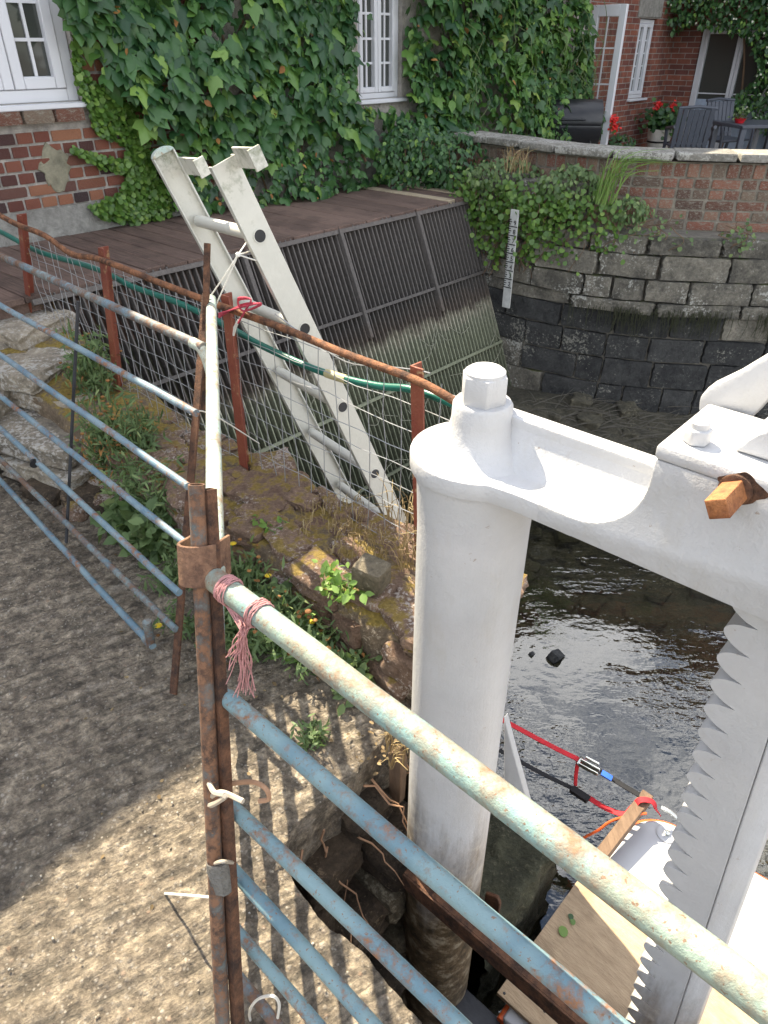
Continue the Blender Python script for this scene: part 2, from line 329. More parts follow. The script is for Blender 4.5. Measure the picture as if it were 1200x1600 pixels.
M['dry'] = m_leaf('dry_stem', (.22, .15, .07), (.42, .32, .16), (.5, .42, .25), .9, .1); M['litter'] = m_leaf('leaf_litter', (.1, .065, .03), (.26, .19, .1), None, .9, .05); M['brown'] = m_leaf('brown_seed_head', (.18, .075, .02), (.35, .17, .05), None, .8, .1)
M['yellow'] = m_leaf('yellow_petal', (.7, .5, .02), (.85, .62, .04), None, .6, .2); M['red'] = m_leaf('red_petal', (.6, .01, .015), (.8, .03, .03), None, .5, .2)
M['stem'] = m_plain('green_stem', (.1, .14, .05), .7); M['woody'] = m_plain('brown_stem', (.16, .1, .06), .85)
M['pvc'] = m_plain('white_pvc', (.62, .63, .66), .3, 0, .03, .0002, 8); M['glass'] = m_glass(); M['anthracite'] = m_plain('grey_plastic', (.07, .08, .1), .45, 0, .12)
M['black'] = m_plain('black_enamel', (.014, .015, .018), .35, 0, .2); M['steel'] = m_plain('dark_steel', (.05, .052, .058), .55, .4, .35)
M['hose'] = m_plain('green_hose', (.012, .12, .09), .35, 0, .15); M['tape'] = m_plain('yellow_tape', (.42, .37, .2), .6); M['wire'] = m_plain('galvanised_wire', (.36, .37, .38), .45, .5, .2)
M['pinktwine'] = m_plain('pink_twine', (.5, .25, .245), .85, 0, .4, .002, 160); M['redtwine'] = m_plain('crimson_twine', (.5, .06, .1), .85, 0, .3, .002, 160)
M['tie'] = m_plain('white_nylon', (.72, .71, .66), .4, 0, .08); M['tie_old'] = m_plain('dirty_nylon', (.42, .37, .3), .5, 0, .2); M['boat'] = m_plain('white_gelcoat', (.48, .49, .51), .3, 0, .05, .0003, 12)
M['orange'] = m_plain('orange_trim', (.65, .12, .03), .45); M['strap_red'] = m_plain('red_webbing', (.5, .015, .025), .75, 0, .2, .001, 200); M['strap_black'] = m_plain('black_webbing', (.012, .012, .014), .8)
M['chrome'] = m_plain('bright_steel', (.6, .62, .58), .25, .9, .15); M['blue_tag'] = m_plain('blue_tag', (.02, .1, .5), .6); M['gauge_white'] = m_plain('gauge_enamel', (.5, .51, .49), .5, 0, .35, .0005, 20); M['gauge_black'] = m_plain('gauge_black', (.015, .015, .015), .6)
M['pot'] = m_plain('white_glazed_pot', (.6, .58, .52), .5, 0, .2, .001, 14); M['slate'] = m_stone('coping_stone', (.2, .19, .165), (.4, .38, .34), (.5, .49, .45), .6, None); M['tile'] = m_brick('roof_tile', [(0, (.1, .045, .03)), (1, (.2, .08, .05))])
M['twig'] = m_plain('dead_twig', (.085, .078, .064), .95, 0, .4); M['root'] = m_plain('bare_root', (.34, .2, .12), .9, 0, .3)
def m_brickwall(name, axis, c1=(.25, .088, .055), c2=(.13, .048, .04), mort=(.3, .27, .24)):
    k = NT(name); p = k.g.outputs['Position']
    d = k.n('VectorMath', operation='DOT_PRODUCT'); k.t.links.new(p, d.inputs[0]); d.inputs[1].default_value = axis
    v = k.n('CombineXYZ', X=d.outputs['Value'], Y=k.z()).outputs[0]
    b = k.n('TexBrick', Vector=v, Color1=(*c1, 1), Color2=(*c2, 1), Mortar=(*mort, 1), Scale=1.0, **{'Mortar Size': .006, 'Brick Width': .225, 'Row Height': .075, 'Bias': -.1, 'Mortar Smooth': .2})
    n1 = k.noise(7, 6, .7, p); n2 = k.noise(60, 4, .7, p)
    col = k.mix(.7, b.outputs['Color'], k.mix(n1, (.5, .5, .5), (1.5, 1.5, 1.5)), 'MULTIPLY')
    return k.done(col, .92, nrm=k.bump(k.math('ADD', k.math('MULTIPLY', b.outputs['Fac'], -1.5), k.math('MULTIPLY', n2, .6)), .006))
M['wall_n'] = m_brickwall('brickwork_long', tuple(NX)); M['wall_a'] = m_brickwall('brickwork_cross', tuple(AX))

# ------------------------------------------------------------------ setting: bed, water, path, patio
WATER = -1.25
def bedz(a, n):
    pts = np.stack([a, n, a * 0], 1); X = a * .743 + n * .669; Y = -a * .669 + n * .743
    z = -1.48 + .07 * fbm(pts, 1.6, 4, 3) + .02 * fbm(pts, 9, 2, 8)
    d = np.clip((Y - 4.35 - .25 * (X - 1.2) ** 2 * .1) / 1.3, 0, 1); z += d * d * (3 - 2 * d) * .62 * np.clip(1.5 - .12 * X, .5, 1)   # silt bank below the far wall
    return z
na, nn_ = 150, 150
ga, gn = np.meshgrid(np.linspace(-4.2, 4.5, na), np.linspace(1.0, 8.0, nn_), indexing='ij')
a_, n_ = ga.ravel(), gn.ravel(); z_ = bedz(a_, n_)
V = np.stack([a_ * .743 + n_ * .669, -a_ * .669 + n_ * .743, z_], 1)
idx = np.arange(na * nn_).reshape(na, nn_); Q = np.stack([idx[:-1, :-1], idx[1:, :-1], idx[1:, 1:], idx[:-1, 1:]], -1).reshape(-1, 4)
tag(link('stream_bed', arrmesh('stream_bed', V, Q, M['bed'], True)), kind='structure')
g = MB(); g.add([(-220, -220, -1.75), (220, -220, -1.75), (220, 220, -1.75), (-220, 220, -1.75)], [(0, 1, 2, 3)])
tag(g.build('ground', M['earth']), kind='structure')

def m_water():
    k = NT('water'); p = k.g.outputs['Position']
    w1 = k.noise(5.5, 3, .55, k.n('Mapping', Vector=p, Scale=(1, 2.3, 1), Rotation=(0, 0, R(12))).outputs[0]); w2 = k.noise(17, 2, .5, p, .6)
    stn = Pz(868, 1027, WATER)
    off = k.n('VectorMath', operation='DISTANCE'); k.t.links.new(p, off.inputs[0]); off.inputs[1].default_value = stn
    d = off.outputs['Value']; ring = k.math('MULTIPLY', k.math('SINE', k.math('MULTIPLY', d, 105.0)), k.ramp(d, (.02, 1), (.26, 0)))
    still = k.ramp(k.noise(1.3, 2, .5, p), (.35, .15), (.62, 1))
    h = k.math('ADD', k.math('MULTIPLY', k.math('ADD', w1, k.math('MULTIPLY', w2, .35)), still), k.math('MULTIPLY', ring, .045))
    nrm = k.bump(h, .007, .75)
    fr = k.n('Fresnel', IOR=1.36, Normal=nrm).outputs[0]
    gl = k.n('BsdfGlossy', Color=(1, 1, 1, 1), Roughness=.015, Normal=nrm); tr = k.n('BsdfTransparent', Color=(.75, .74, .6, 1))
    ms = k.n('MixShader', Fac=k.math('MULTIPLY', fr, 3.6, True)); k.t.links.new(tr.outputs[0], ms.inputs[1]); k.t.links.new(gl.outputs[0], ms.inputs[2]); k.t.links.new(ms.outputs[0], k.out.inputs['Surface'])
    return k.m
M['water'] = m_water()
g = MB(); g.add([W(-4.6, -.2, WATER), W(6, -.2, WATER), W(6, 8.5, WATER), W(-4.6, 8.5, WATER)], [(0, 1, 2, 3)])
tag(g.build('water', M['water']), kind='structure')

def in_hole(a, n, jit):
    return (a > -.915 + jit * .05 + .10 * np.clip(.75 - n, 0, .2)) & (n > .545 + jit * .035 + .35 * np.clip(-.78 - a, 0, .12))
def path():
    res = .0085; A_ = np.arange(-4.4, .75, res); N_ = np.arange(-.9, 1.34, res)
    ga, gn = np.meshgrid(A_, N_, indexing='ij'); a, n = ga.ravel(), gn.ravel(); p = np.stack([a, n, a * 0], 1)
    c, s = math.cos(R(16)), math.sin(R(16)); q = np.stack([(n * c + a * s) * 3.2, (a * c - n * s) * 20, a * 0], 1)
    z = .012 * fbm(q, 1, 3, 1) + .009 * fbm(p, 22, 3, 2) + .007 * fbm(p, 70, 2, 9) + .012 * fbm(p, 2.0, 2, 4)
    jit = fbm(p, 9, 3, 21); hole = in_hole(a, n, jit)
    e = np.clip((n - .49) / .07, 0, 1) * (a > -.86); z -= .012 * e * e * (1 + jit)
    e2 = np.clip((a + 1.03) / .13, 0, 1) * np.clip((n - .6) / .1, 0, 1); z -= .03 * e2 * (1 + jit)
    z += np.clip((n - 1.0) / .3, 0, 1) * .03 * (a < -1) * (1 + .8 * fbm(p, 6, 3, 33))
    V = np.stack([a * .743 + n * .669, -a * .669 + n * .743, z], 1); na, nb = ga.shape; idx = np.arange(na * nb).reshape(na, nb)
    Q = np.stack([idx[:-1, :-1], idx[1:, :-1], idx[1:, 1:], idx[:-1, 1:]], -1).reshape(-1, 4)
    keep = ~hole[Q].any(1); Q = Q[keep]
    E_ = np.concatenate([Q[:, [0, 1]], Q[:, [1, 2]], Q[:, [2, 3]], Q[:, [3, 0]]]); key = np.sort(E_, 1); _, inv, cnt = np.unique(key, axis=0, return_inverse=True, return_counts=True)
    B = E_[cnt[inv.ravel()] == 1]
    for _ in range(8):
        acc = np.zeros((len(V), 2)); num = np.zeros(len(V))
        np.add.at(acc, B[:, 0], V[B[:, 1], :2]); np.add.at(acc, B[:, 1], V[B[:, 0], :2]); np.add.at(num, B[:, 0], 1); np.add.at(num, B[:, 1], 1)
        mv = num == 2; V[mv, :2] = V[mv, :2] * .4 + acc[mv] / 2 * .6
    low1 = V.copy(); j3 = .022 * np.stack([fbm(V, 14, 3, 41), fbm(V, 14, 3, 42)], 1); low1[:, 2] -= .09; low1[:, :2] += j3 - np.array([[.669, .743]]) * .012
    low2 = low1.copy(); low2[:, 2] -= .11; low2[:, :2] -= np.array([[.669, .743]]) * .05
    n0 = len(V); V = np.concatenate([V, low1, low2]); S1 = np.stack([B[:, 1], B[:, 0], B[:, 0] + n0, B[:, 1] + n0], 1)
    Q = np.concatenate([Q, S1, S1 + n0 * np.array([1, 1, 1, 1])])
    used = np.zeros(len(V), bool); used[Q.ravel()] = True; mp = np.cumsum(used) - 1
    V = V[used]; Q = mp[Q]
    base = len(V); out = [(-40, -40), (40, -40), (40, -.9), (-40, -.9), (-40, 1.3), (-4.4, 1.3), (-4.4, -.9), (.75, -.9), (40, .54), (.75, .54)]
    V = np.concatenate([V, np.array([tuple(W(x, y, -.004)) for x, y in out])])
    Q = np.concatenate([Q, base + np.array([[0, 1, 2, 3], [3, 6, 5, 4], [7, 2, 8, 9]])])
    tag(link('path', arrmesh('path', V, Q, M['concrete'], True)), kind='structure')
path()
# ------------------------------------------------------------------ unit pieces: bricks and stones
def piece_mesh(name, m, k=4, rnd=.16, amp=.04, seed=0, sc=2.2):
    """unit block, rounded and worn; k cuts per edge"""
    vid = {}; V = []; Fq = []
    def vert(p):
        key = tuple(round(c, 5) for c in p)
        if key not in vid: vid[key] = len(V); V.append(p)
        return vid[key]
    for ax in range(3):
        for sgn in (-1, 1):
            for i in range(k):
                for j in range(k):
                    q = []
                    for (u, v) in ((i, j), (i + 1, j), (i + 1, j + 1), (i, j + 1)):
                        p = [0, 0, 0]; p[ax] = sgn; p[(ax + 1) % 3] = -1 + 2 * u / k; p[(ax + 2) % 3] = -1 + 2 * v / k; q.append(vert(tuple(p)))
                    Fq.append(q if sgn > 0 else q[::-1])
    P = np.array(V, float); inner = np.clip(P, -(1 - rnd), 1 - rnd); d = P - inner; L = np.linalg.norm(d, axis=1, keepdims=True)
    P = inner + np.where(L > 1e-6, d / np.maximum(L, 1e-6) * np.minimum(L, rnd), 0)
    P += amp * np.stack([fbm(P + seed * 13.7, sc, 3, seed * 7 + c) for c in range(3)], 1)
    me = arrmesh(name, P * .5, Fq, m, True); me.set_sharp_from_angle(angle=R(40)); return me
def variants(name, m, cnt, **kw): return [piece_mesh(name, m, seed=i + 1, **kw) for i in range(cnt)]
BR = variants('brick', M['brick'], 6, k=3, rnd=.12, amp=.045)
BRO = variants('brick', M['brick_old'], 6, k=3, rnd=.2, amp=.075)
def place(name, me, parent, c, ex, ey, ez):
    """unit mesh spanned by three full-size vectors"""
    o = bpy.data.objects.new(name, me); C.objects.link(o); o.parent = parent
    c = Vector(c) - wloc(parent); o.matrix_local = Matrix(((ex[0], ey[0], ez[0], c[0]), (ex[1], ey[1], ez[1], c[1]), (ex[2], ey[2], ez[2], c[2]), (0, 0, 0, 1)))
    return o
UZ = Vector((0, 0, 1))

# ------------------------------------------------------------------ the long house with the creeper
AW = -4.97
house = thing('brick_house', 'long red brick house with white windows, mostly hidden under creeper', 'house', W(AW, 3, .6))
g = MB()   # wall core with window openings cut by butting boxes
LW = (1.15, 2.625, 1.395, 2.62)      # left window opening n0,n1,z0,z1
MW = (5.19, 5.76, 1.29, 2.55)        # middle window
back = AW - .3
for n0, n1, z0, z1 in ((-7, LW[0], -.3, 4.2), (LW[0], LW[1], -.3, LW[2]), (LW[0], LW[1], LW[3], 4.2), (LW[1], MW[0], -.3, 4.2), (MW[0], MW[1], -.3, MW[2]), (MW[0], MW[1], MW[3], 4.2), (MW[1], 9.1, -.3, 4.2)):
    g.abox(back, AW - .001, n0, n1, z0, z1)
g.build('wall', M['mortar'], house)
g = MB(); g.abox(back - 5, back - .01, -7, 9.1, -.3, 4.2); g.build('rooms', M['mortar_dark'], house)
g = MB(); g.hexa([W(AW + .22, -7.3, 4.19), W(AW + .22, 9.3, 4.19), W(-8, 9.3, 6.3), W(-8, -7.3, 6.3), W(AW + .22, -7.3, 4.31), W(AW + .22, 9.3, 4.31), W(-8, 9.3, 6.45), W(-8, -7.3, 6.45)]); g.build('roof', M['tile'], house)
g = MB(); g.abox(AW - .02, AW + .012, -7, 3.45, .3, .80); g.build('plinth', M['render'], house, noise=.012, nscale=5)
# individual bricks of the bare part of the wall
zc = .802; row = 0; CH = .0745
def brick_free(n0, n1, z0, z1):
    if n0 < LW[1] + .01 and z1 > 1.285: return False
    return True
while zc < 2.3:
    nb = 1.2 + (.06 if row % 2 else 0); stretcher = row % 2 == 1
    while nb < 3.6:
        w = .205 if (stretcher and random.random() < .8) else .098
        if brick_free(nb, nb + w, zc, zc + CH) and not (1.9 < nb < 2.0 and zc > 5):
            c = W(AW - .030 + random.uniform(-.004, .004), nb + w / 2, zc + CH / 2)
            x0, y0 = pix(c)
            if y0 > -30 and x0 < 300 or (y0 > -30 and nb < 3.6):
                place('brick', random.choice(BR), house, c, NX * w, -AX * .08, UZ * (CH - .014))
        nb += w + .013
    zc += CH; row += 1
g = MB(); pr = random.Random(2); poly = [((.115 + pr.uniform(-.03, .025)) * math.cos(t) * (1.0 if math.sin(t) > 0 else .8), (.125 + pr.uniform(-.03, .03)) * math.sin(t)) for t in np.linspace(0, 2 * math.pi, 26, endpoint=False)]
g.prism(poly, W(AW - .01, 2.33, 1.03), NX, UZ, AX * .0235); g.build('render_patch', M['patch'], house, .004, noise=.008, nscale=30)
for i in range(7):   # bricks on edge under the sill
    place('brick', BRO[i % 6], house, W(AW + .005, 1.26 + i * .205, 1.325), NX * .195, AX * .12, UZ * .075)
def window(parent, nm, n0, n1, z0, z1, casements, bars_v, bars_h, a=AW, ax=NX, nrm=AX, at=None, fr=.055, sill=True, inset=-.05):
    """frame, casements, glazing bars and panes in the plane through at spanned by ax and z"""
    P_ = at or (lambda n, z, d=0: W(a + d, n, z))
    def bar(mb, na, nb, za, zb, d0, d1): mb.hexa([P_(na, za, d0), P_(nb, za, d0), P_(nb, za, d1), P_(na, za, d1), P_(na, zb, d0), P_(nb, zb, d0), P_(nb, zb, d1), P_(na, zb, d1)])
    w = thing_child(nm, parent, P_(n0, z0))
    def ring(mb, na, nb, za, zb, t, d0, d1):
        bar(mb, na, na + t, za, zb, d0, d1); bar(mb, nb - t, nb, za, zb, d0, d1); bar(mb, na + t, nb - t, za, za + t, d0, d1); bar(mb, na + t, nb - t, zb - t, zb, d0, d1)
    mb = MB(); ring(mb, n0, n1, z0, z1, fr, inset - .05, inset + .01); mb.build('frame', M['pvc'], w, .004)
    cw = (n1 - n0 - 2 * fr) / casements
    for c in range(casements):
        ca, cb = n0 + fr + c * cw + .002, n0 + fr + (c + 1) * cw - .002; za, zb = z0 + fr + .002, z1 - fr - .002; t = fr * .95
        mb = MB(); ring(mb, ca, cb, za, zb, t, inset - .04, inset + .022); mb.build('casement', M['pvc'], w, .005)
        ga_, gb_, gz, gy = ca + t, cb - t, za + t, zb - t
        mb = MB(); bar(mb, ga_ - .005, gb_ + .005, gz - .005, gy + .005, inset - .03, inset - .022); mb.build('pane', M['glass'], w)
        for i in range(bars_v): x = ga_ + (gb_ - ga_) * (i + 1) / (bars_v + 1); mb = MB(); bar(mb, x - .009, x + .009, gz, gy, inset - .021, inset - .008); mb.build('glazing_bar', M['pvc'], w)
        for i in range(bars_h): y = gz + (gy - gz) * (i + 1) / (bars_h + 1); mb = MB(); bar(mb, ga_, gb_, y - .009, y + .009, inset - .0205, inset - .0095); mb.build('glazing_bar', M['pvc'], w)
    if sill: mb = MB(); bar(mb, n0 - .03, n1 + .03, z0 - .035, z0 - .002, inset - .05, .055); mb.build('sill', M['pvc'], w, .006)
    return w
def thing_child(nm, parent, loc):
    o = bpy.data.objects.new(nm, None); C.objects.link(o); o.parent = parent; o.location = Vector(loc) - wloc(parent); o.empty_display_size = .05; return o
window(house, 'window', LW[0] + .005, LW[1] - .005, LW[2], LW[3] - .005, 4, 1, 4, fr=.07)
window(house, 'window', MW[0] + .005, MW[1] - .005, MW[2], MW[3] - .005, 2, 1, 5, fr=.045)
# curtains / rooms seen dimly are left to the reflecting glass; open door leaf at the far corner
def leaf_at(n, z, d=0): return W(-4.93 + n, 9.08 + d, z)
dl = thing_child('door', house, W(-4.93, 9.08, .12))
def dbar(mb, na, nb, za, zb, d0, d1): mb.hexa([leaf_at(na, za, d0), leaf_at(nb, za, d0), leaf_at(nb, za, d1), leaf_at(na, za, d1), leaf_at(na, zb, d0), leaf_at(nb, zb, d0), leaf_at(nb, zb, d1), leaf_at(na, zb, d1)])
dw, dz1 = .42, 2.075
mb = MB(); dbar(mb, 0, .08, .12, dz1, 0, .05); dbar(mb, dw - .08, dw, .12, dz1, 0, .05); dbar(mb, .08, dw - .08, dz1 - .11, dz1, 0, .05); dbar(mb, .08, dw - .08, .12, .5, 0, .05); mb.build('door_frame', M['pvc'], dl, .004)
kg = NT('clear_glass'); tr_ = kg.n('BsdfTransparent', Color=(.93, .96, .95, 1)); gl_ = kg.n('BsdfGlossy', Roughness=.03); mx_ = kg.n('MixShader', Fac=kg.n('Fresnel', IOR=1.45).outputs[0]); kg.t.links.new(tr_.outputs[0], mx_.inputs[1]); kg.t.links.new(gl_.outputs[0], mx_.inputs[2]); kg.t.links.new(mx_.outputs[0], kg.out.inputs['Surface']); M['clear'] = kg.m
mb = MB(); dbar(mb, .075, dw - .075, .495, dz1 - .105, .022, .028); mb.build('pane', M['clear'], dl)
mb = MB(); dbar(mb, .2, .216, .5, dz1 - .11, .012, .02); mb.build('glazing_bar', M['pvc'], dl)
for zz in (.98, 1.3, 1.66): mb = MB(); dbar(mb, .08, dw - .08, zz - .008, zz + .008, .0125, .0195); mb.build('glazing_bar', M['pvc'], dl)
mb = MB(); mb.tube([leaf_at(dw - .06, 1.02, -.035), leaf_at(dw - .16, 1.02, -.035)], .009); mb.tube([leaf_at(dw - .06, 1.02, 0), leaf_at(dw - .06, 1.02, -.035)], .009); mb.build('handle', M['chrome'], dl)

# ------------------------------------------------------------------ wing behind the patio
wing = thing('house_wing', 'brick house wing behind the patio with narrow window and glazed patio door', 'house', W(-5.75, 11, .1))
NWn = (12.08, 12.66, .98, 2.02); ND = 13.4
g = MB()
for n0, n1, z0, z1 in ((8.6, NWn[0], -.2, 6.6), (NWn[0], NWn[1], -.2, NWn[2]), (NWn[0], NWn[1], NWn[3], 6.6), (NWn[1], ND + .4, -.2, 6.6)): g.abox(-6.05, -5.75, n0, n1, z0, z1)
g.build('wall', M['wall_n'], wing)
PDr = (-5.32, -3.5, .12, 1.95)
g = MB()
for a0, a1, z0, z1 in ((-5.748, PDr[0], -.2, 7.4), (PDr[0], PDr[1], PDr[3], 7.4), (PDr[1], 6.5, -.2, 7.4)): g.abox(a0, a1, ND, ND + .3, z0, z1)
g.build('cross_wall', M['wall_a'], wing)
g = MB(); g.abox(-9, -6.06, 8.6, 16, -.2, 6.6); g.abox(-6.06, 6.5, ND + .31, 17, -.2, 7.4); g.build('rooms', M['mortar_dark'], wing)
g = MB(); g.hexa([W(-5.5, 8.4, 6.55), W(-5.5, ND - .25, 6.55), W(-8.5, ND - .25, 8.4), W(-8.5, 8.4, 8.4), W(-5.5, 8.4, 6.7), W(-5.5, ND - .25, 6.7), W(-8.5, ND - .25, 8.55), W(-8.5, 8.4, 8.55)]); g.build('roof', M['tile'], wing)
g = MB(); g.hexa([W(-8.4, ND - .24, 7.35), W(6.7, ND - .24, 7.35), W(6.7, 17, 9.6), W(-8.4, 17, 9.6), W(-8.4, ND - .24, 7.5), W(6.7, ND - .24, 7.5), W(6.7, 17, 9.75), W(-8.4, 17, 9.75)]); g.build('roof', M['tile'], wing)
window(wing, 'window', NWn[0] + .01, NWn[1] - .01, NWn[2], NWn[3] - .01, 2, 1, 4, a=-5.75, fr=.05)
g = MB(); g.abox(-5.77, -5.735, NWn[0] - .12, NWn[1] + .1, NWn[3] + .01, NWn[3] + .34); g.build('lintel', M['render'], wing, .01)
at2 = lambda a, z, d=0: W(a, ND - d, z)
window(wing, 'patio_door', PDr[0] + .01, PDr[1] - .01, PDr[2], PDr[3] - .01, 3, 0, 1, at=at2, fr=.055, sill=False)
g = MB(); g.abox(PDr[0] + .12, PDr[1] - .12, ND + .035, ND + .05, .2, .95); g.build('door_panel', m_plain('pale_blue_panel', (.35, .42, .52), .5), wing)
# ------------------------------------------------------------------ boardwalk and bar screen
bw = thing('boardwalk', 'dark weathered plank boardwalk along the foot of the creeper wall', 'boardwalk', W(-4.4, 3.5, .58))
n0 = .9; i = 0
while n0 < 5.34:
    w = .142 if n0 < 5.0 else .1
    pale = (5.0 <= n0 < 5.08) or n0 > 5.22
    g = MB(); dz = random.uniform(-.003, .003)
    g.abox(-4.955, -3.80 + random.uniform(-.012, .012), n0 + .003, n0 + w - .004, .585 + dz, .62 + dz + (.006 if pale else 0))
    o = g.build('plank', M['pale_wood'] if pale else M['plank'], bw, .004)
    if pale: o['label'] = 'pale new timber plank'
    n0 += w; i += 1
g = MB(); g.abox(-3.9, -3.845, .9, 5.36, .45, .58); g.abox(-4.9, -4.85, .9, 5.36, .45, .58); g.build('bearer', M['plank'], bw, .005)
def SP(n, z, d=0): return W(-3.835 + (.62 - z) * .416 + d, n, z)      # plane of the screen
k = NT('screen_steel'); zz_ = k.z(); nn1 = k.noise(9, 5, .7, k.g.outputs['Position']); nn2 = k.noise(40, 4, .7, k.g.outputs['Position'])
lev = k.math('ADD', zz_, k.math('MULTIPLY', k.math('SUBTRACT', nn1, .5), .12))
colr = k.ramp(k.math('ADD', k.math('MULTIPLY', lev, .5), .6), (.15, (.1, .11, .07)), (.40, (.22, .235, .16)), (.46, (.25, .26, .19)), (.49, (.36, .34, .26)), (.53, (.11, .088, .072)), (.6, (.09, .082, .076)), (1, (.13, .115, .105)))
colr = k.mix(.6, colr, k.mix(nn2, (.5, .5, .5), (1.5, 1.5, 1.5)), 'MULTIPLY')
M['screen'] = k.done(colr, .75, .1, k.bump(nn2, .003))
scr = thing('bar_screen', 'sloping steel bar screen below the boardwalk, algae on its lower half', 'bar screen', SP(3.6, -1.3))
nb = int((5.36 - 1.5) / .046)
bm_ = MB(); L_ = SP(0, .60) - SP(0, -1.5); ez = L_ * .5; dirn = L_.normalized(); nor = dirn.cross(NX).normalized()
bm_.box((0, 0, 0), NX * .005, nor * .026, ez)
bar0 = bm_.build('bar', M['screen'], None, .0015); bar0.parent = scr
mid = (SP(0, .60) + SP(0, -1.5)) * .5
for i in range(nb):
    o = bar0 if i == 0 else link('bar', bar0.data, scr)
    o.location = mid + NX * (5.355 - i * .046 + random.uniform(-.002, .002)) - wloc(scr)
for z, r in ((.585, .014), (.05, .011), (-.52, .011), (-1.05, .011)):
    g = MB(); c0, c1 = SP(1.5, z, .03), SP(5.37, z, .03); g.box((c0 + c1) / 2, (c1 - c0) / 2, nor * .012, dirn * r); g.build('cross_rail', M['screen'], scr)
for n in (2.86, 3.73, 4.585): g = MB(); c0, c1 = SP(n, .60, .04), SP(n, -.12, .04); g.box((c0 + c1) / 2, NX * .016, nor * .02, (c1 - c0) / 2); g.build('support_channel', M['screen'], scr, .003)
# chamber behind the screen
ch = thing('intake_chamber', 'dark masonry intake chamber behind the bar screen', 'masonry')
g = MB(); g.abox(-4.965, -4.75, .9, 5.5, -1.6, .44); g.abox(-4.75, -2.9, 5.42, 5.62, -1.6, .5); g.build('back_wall', M['algae'], ch)
ch2 = [(-4.74, .40, .435), (-4.74, .1, .38)]
g = MB(); g.abox(-3.96, -3.92, .9, 5.4, .2, .44); g.build('timber_fascia', m_wood('fascia_board', (.05, .028, .02), (.17, .085, .055), (1, 14, 14), rot=R(48)), ch)

# ------------------------------------------------------------------ far stone wall, terrace wall on it
def poly_at(pts, t):
    """t = arc length"""
    for (p, q) in zip(pts, pts[1:]):
        L = (q - p).length
        if t <= L or q is pts[-1]:
            d = (q - p).normalized(); return p + d * t, d
        t -= L
def smooth_line(pts, it=3):
    pts = [Vector((*p, 0)) for p in pts]
    for _ in range(it):
        q = [pts[0]]
        for a, b in zip(pts, pts[1:]): q += [a * .75 + b * .25, a * .25 + b * .75]
        pts = q + [pts[-1]]
    return pts
LINE_S = smooth_line([(.70, 6.66), (1.0, 6.28), (1.25, 6.02), (1.7, 5.74), (2.2, 5.56), (3.3, 5.45), (5.6, 5.35)])
LINE_B = smooth_line([(.55, 7.45), (.86, 6.92), (1.35, 6.27), (1.87, 5.86), (2.73, 5.68), (3.8, 5.6), (5.6, 5.5)])
def sweep(mb, line, z0, z1, d0, d1):
    """wall ribbon along line between offsets d0 (front) and d1 (back)"""
    vs = []
    for i, p in enumerate(line):
        t = (line[min(i + 1, len(line) - 1)] - line[max(i - 1, 0)]).normalized(); nr = Vector((-t.y, t.x, 0))
        vs += [p + nr * d0 + UZ * z0, p + nr * d1 + UZ * z0, p + nr * d1 + UZ * z1, p + nr * d0 + UZ * z1]
    fs = [(3, 2, 1, 0), tuple(len(vs) - 4 + j for j in range(4))]
    for i in range(len(line) - 1):
        b = i * 4
        for j in range(4): fs.append((b + j, b + (j + 1) % 4, b + 4 + (j + 1) % 4, b + 4 + j))
    return mb.add(vs, fs)
def front(d): return Vector((d.y, -d.x, 0))     # towards the water
def len_of(l): return sum((b - a).length for a, b in zip(l, l[1:]))
SW = thing('pool_wall', 'old stone block wall of the pool, black stained below, under the terrace', 'stone wall', (2.2, 5.6, -1.3))
sweep(MB(), LINE_S, -1.7, .5, -.028, .5).build('wall_core', M['mortar_dark'], SW)
ST_D = variants('stone', M['stone_dark'], 8, k=7, rnd=.08, amp=.09, sc=2.6); ST_G = variants('stone', M['stone_grey'], 8, k=7, rnd=.08, amp=.10, sc=2.6)
LS = len_of(LINE_S); zc = -1.42
for hgt, kind, proud in ((.25, 'd', 0), (.24, 'd', 0), (.23, 'd', 0), (.22, 'd', 0), (.21, 'd', 0), (.19, 'd', 0), (.10, 'p', .05), (.17, 'g', .045), (.18, 'g', .04), (.13, 'g', .03)):
    t = random.uniform(0, .1)
    while t < LS - .1:
        w = random.uniform(.2, .55) * (1.0 if kind != 'p' else 1.3); p, d = poly_at(LINE_S, t + w / 2)
        left = t < .75
        me = random.choice(ST_G if kind != 'd' else ST_D)
        if kind == 'd' and random.random() < .05: me = random.choice(ST_G)
        c = p + front(d) * (proud * (0 if left else 1) - .05 + random.uniform(-.006, .006)) + UZ * (zc + hgt / 2)
        tl = random.uniform(-.05, .05); place('stone', me, SW, c, d * (w - .006) + UZ * tl * w, front(d) * .22, UZ * (hgt - .006) * random.uniform(.92, 1.05)); t += w
    zc += hgt
for t in (.05, .33, .62, .9):    # upright stones left of and round the gauge
    p, d = poly_at(LINE_S, t + .13); place('stone', random.choice(ST_G), SW, p - front(d) * .06 + UZ * (.66 + random.uniform(-.02, .03)), d * .26, front(d) * .2, UZ * .28)
TW = thing('terrace_wall', 'curved red brick parapet wall with pale coping round the terrace', 'brick wall', (2.73, 5.7, .5))
sweep(MB(), LINE_B, .0, .975, -.004, .24).build('wall_core', m_mortar('weathered_mortar', (.29, .26, .21)), TW)
LB = len_of(LINE_B); zc = .50; row = 0
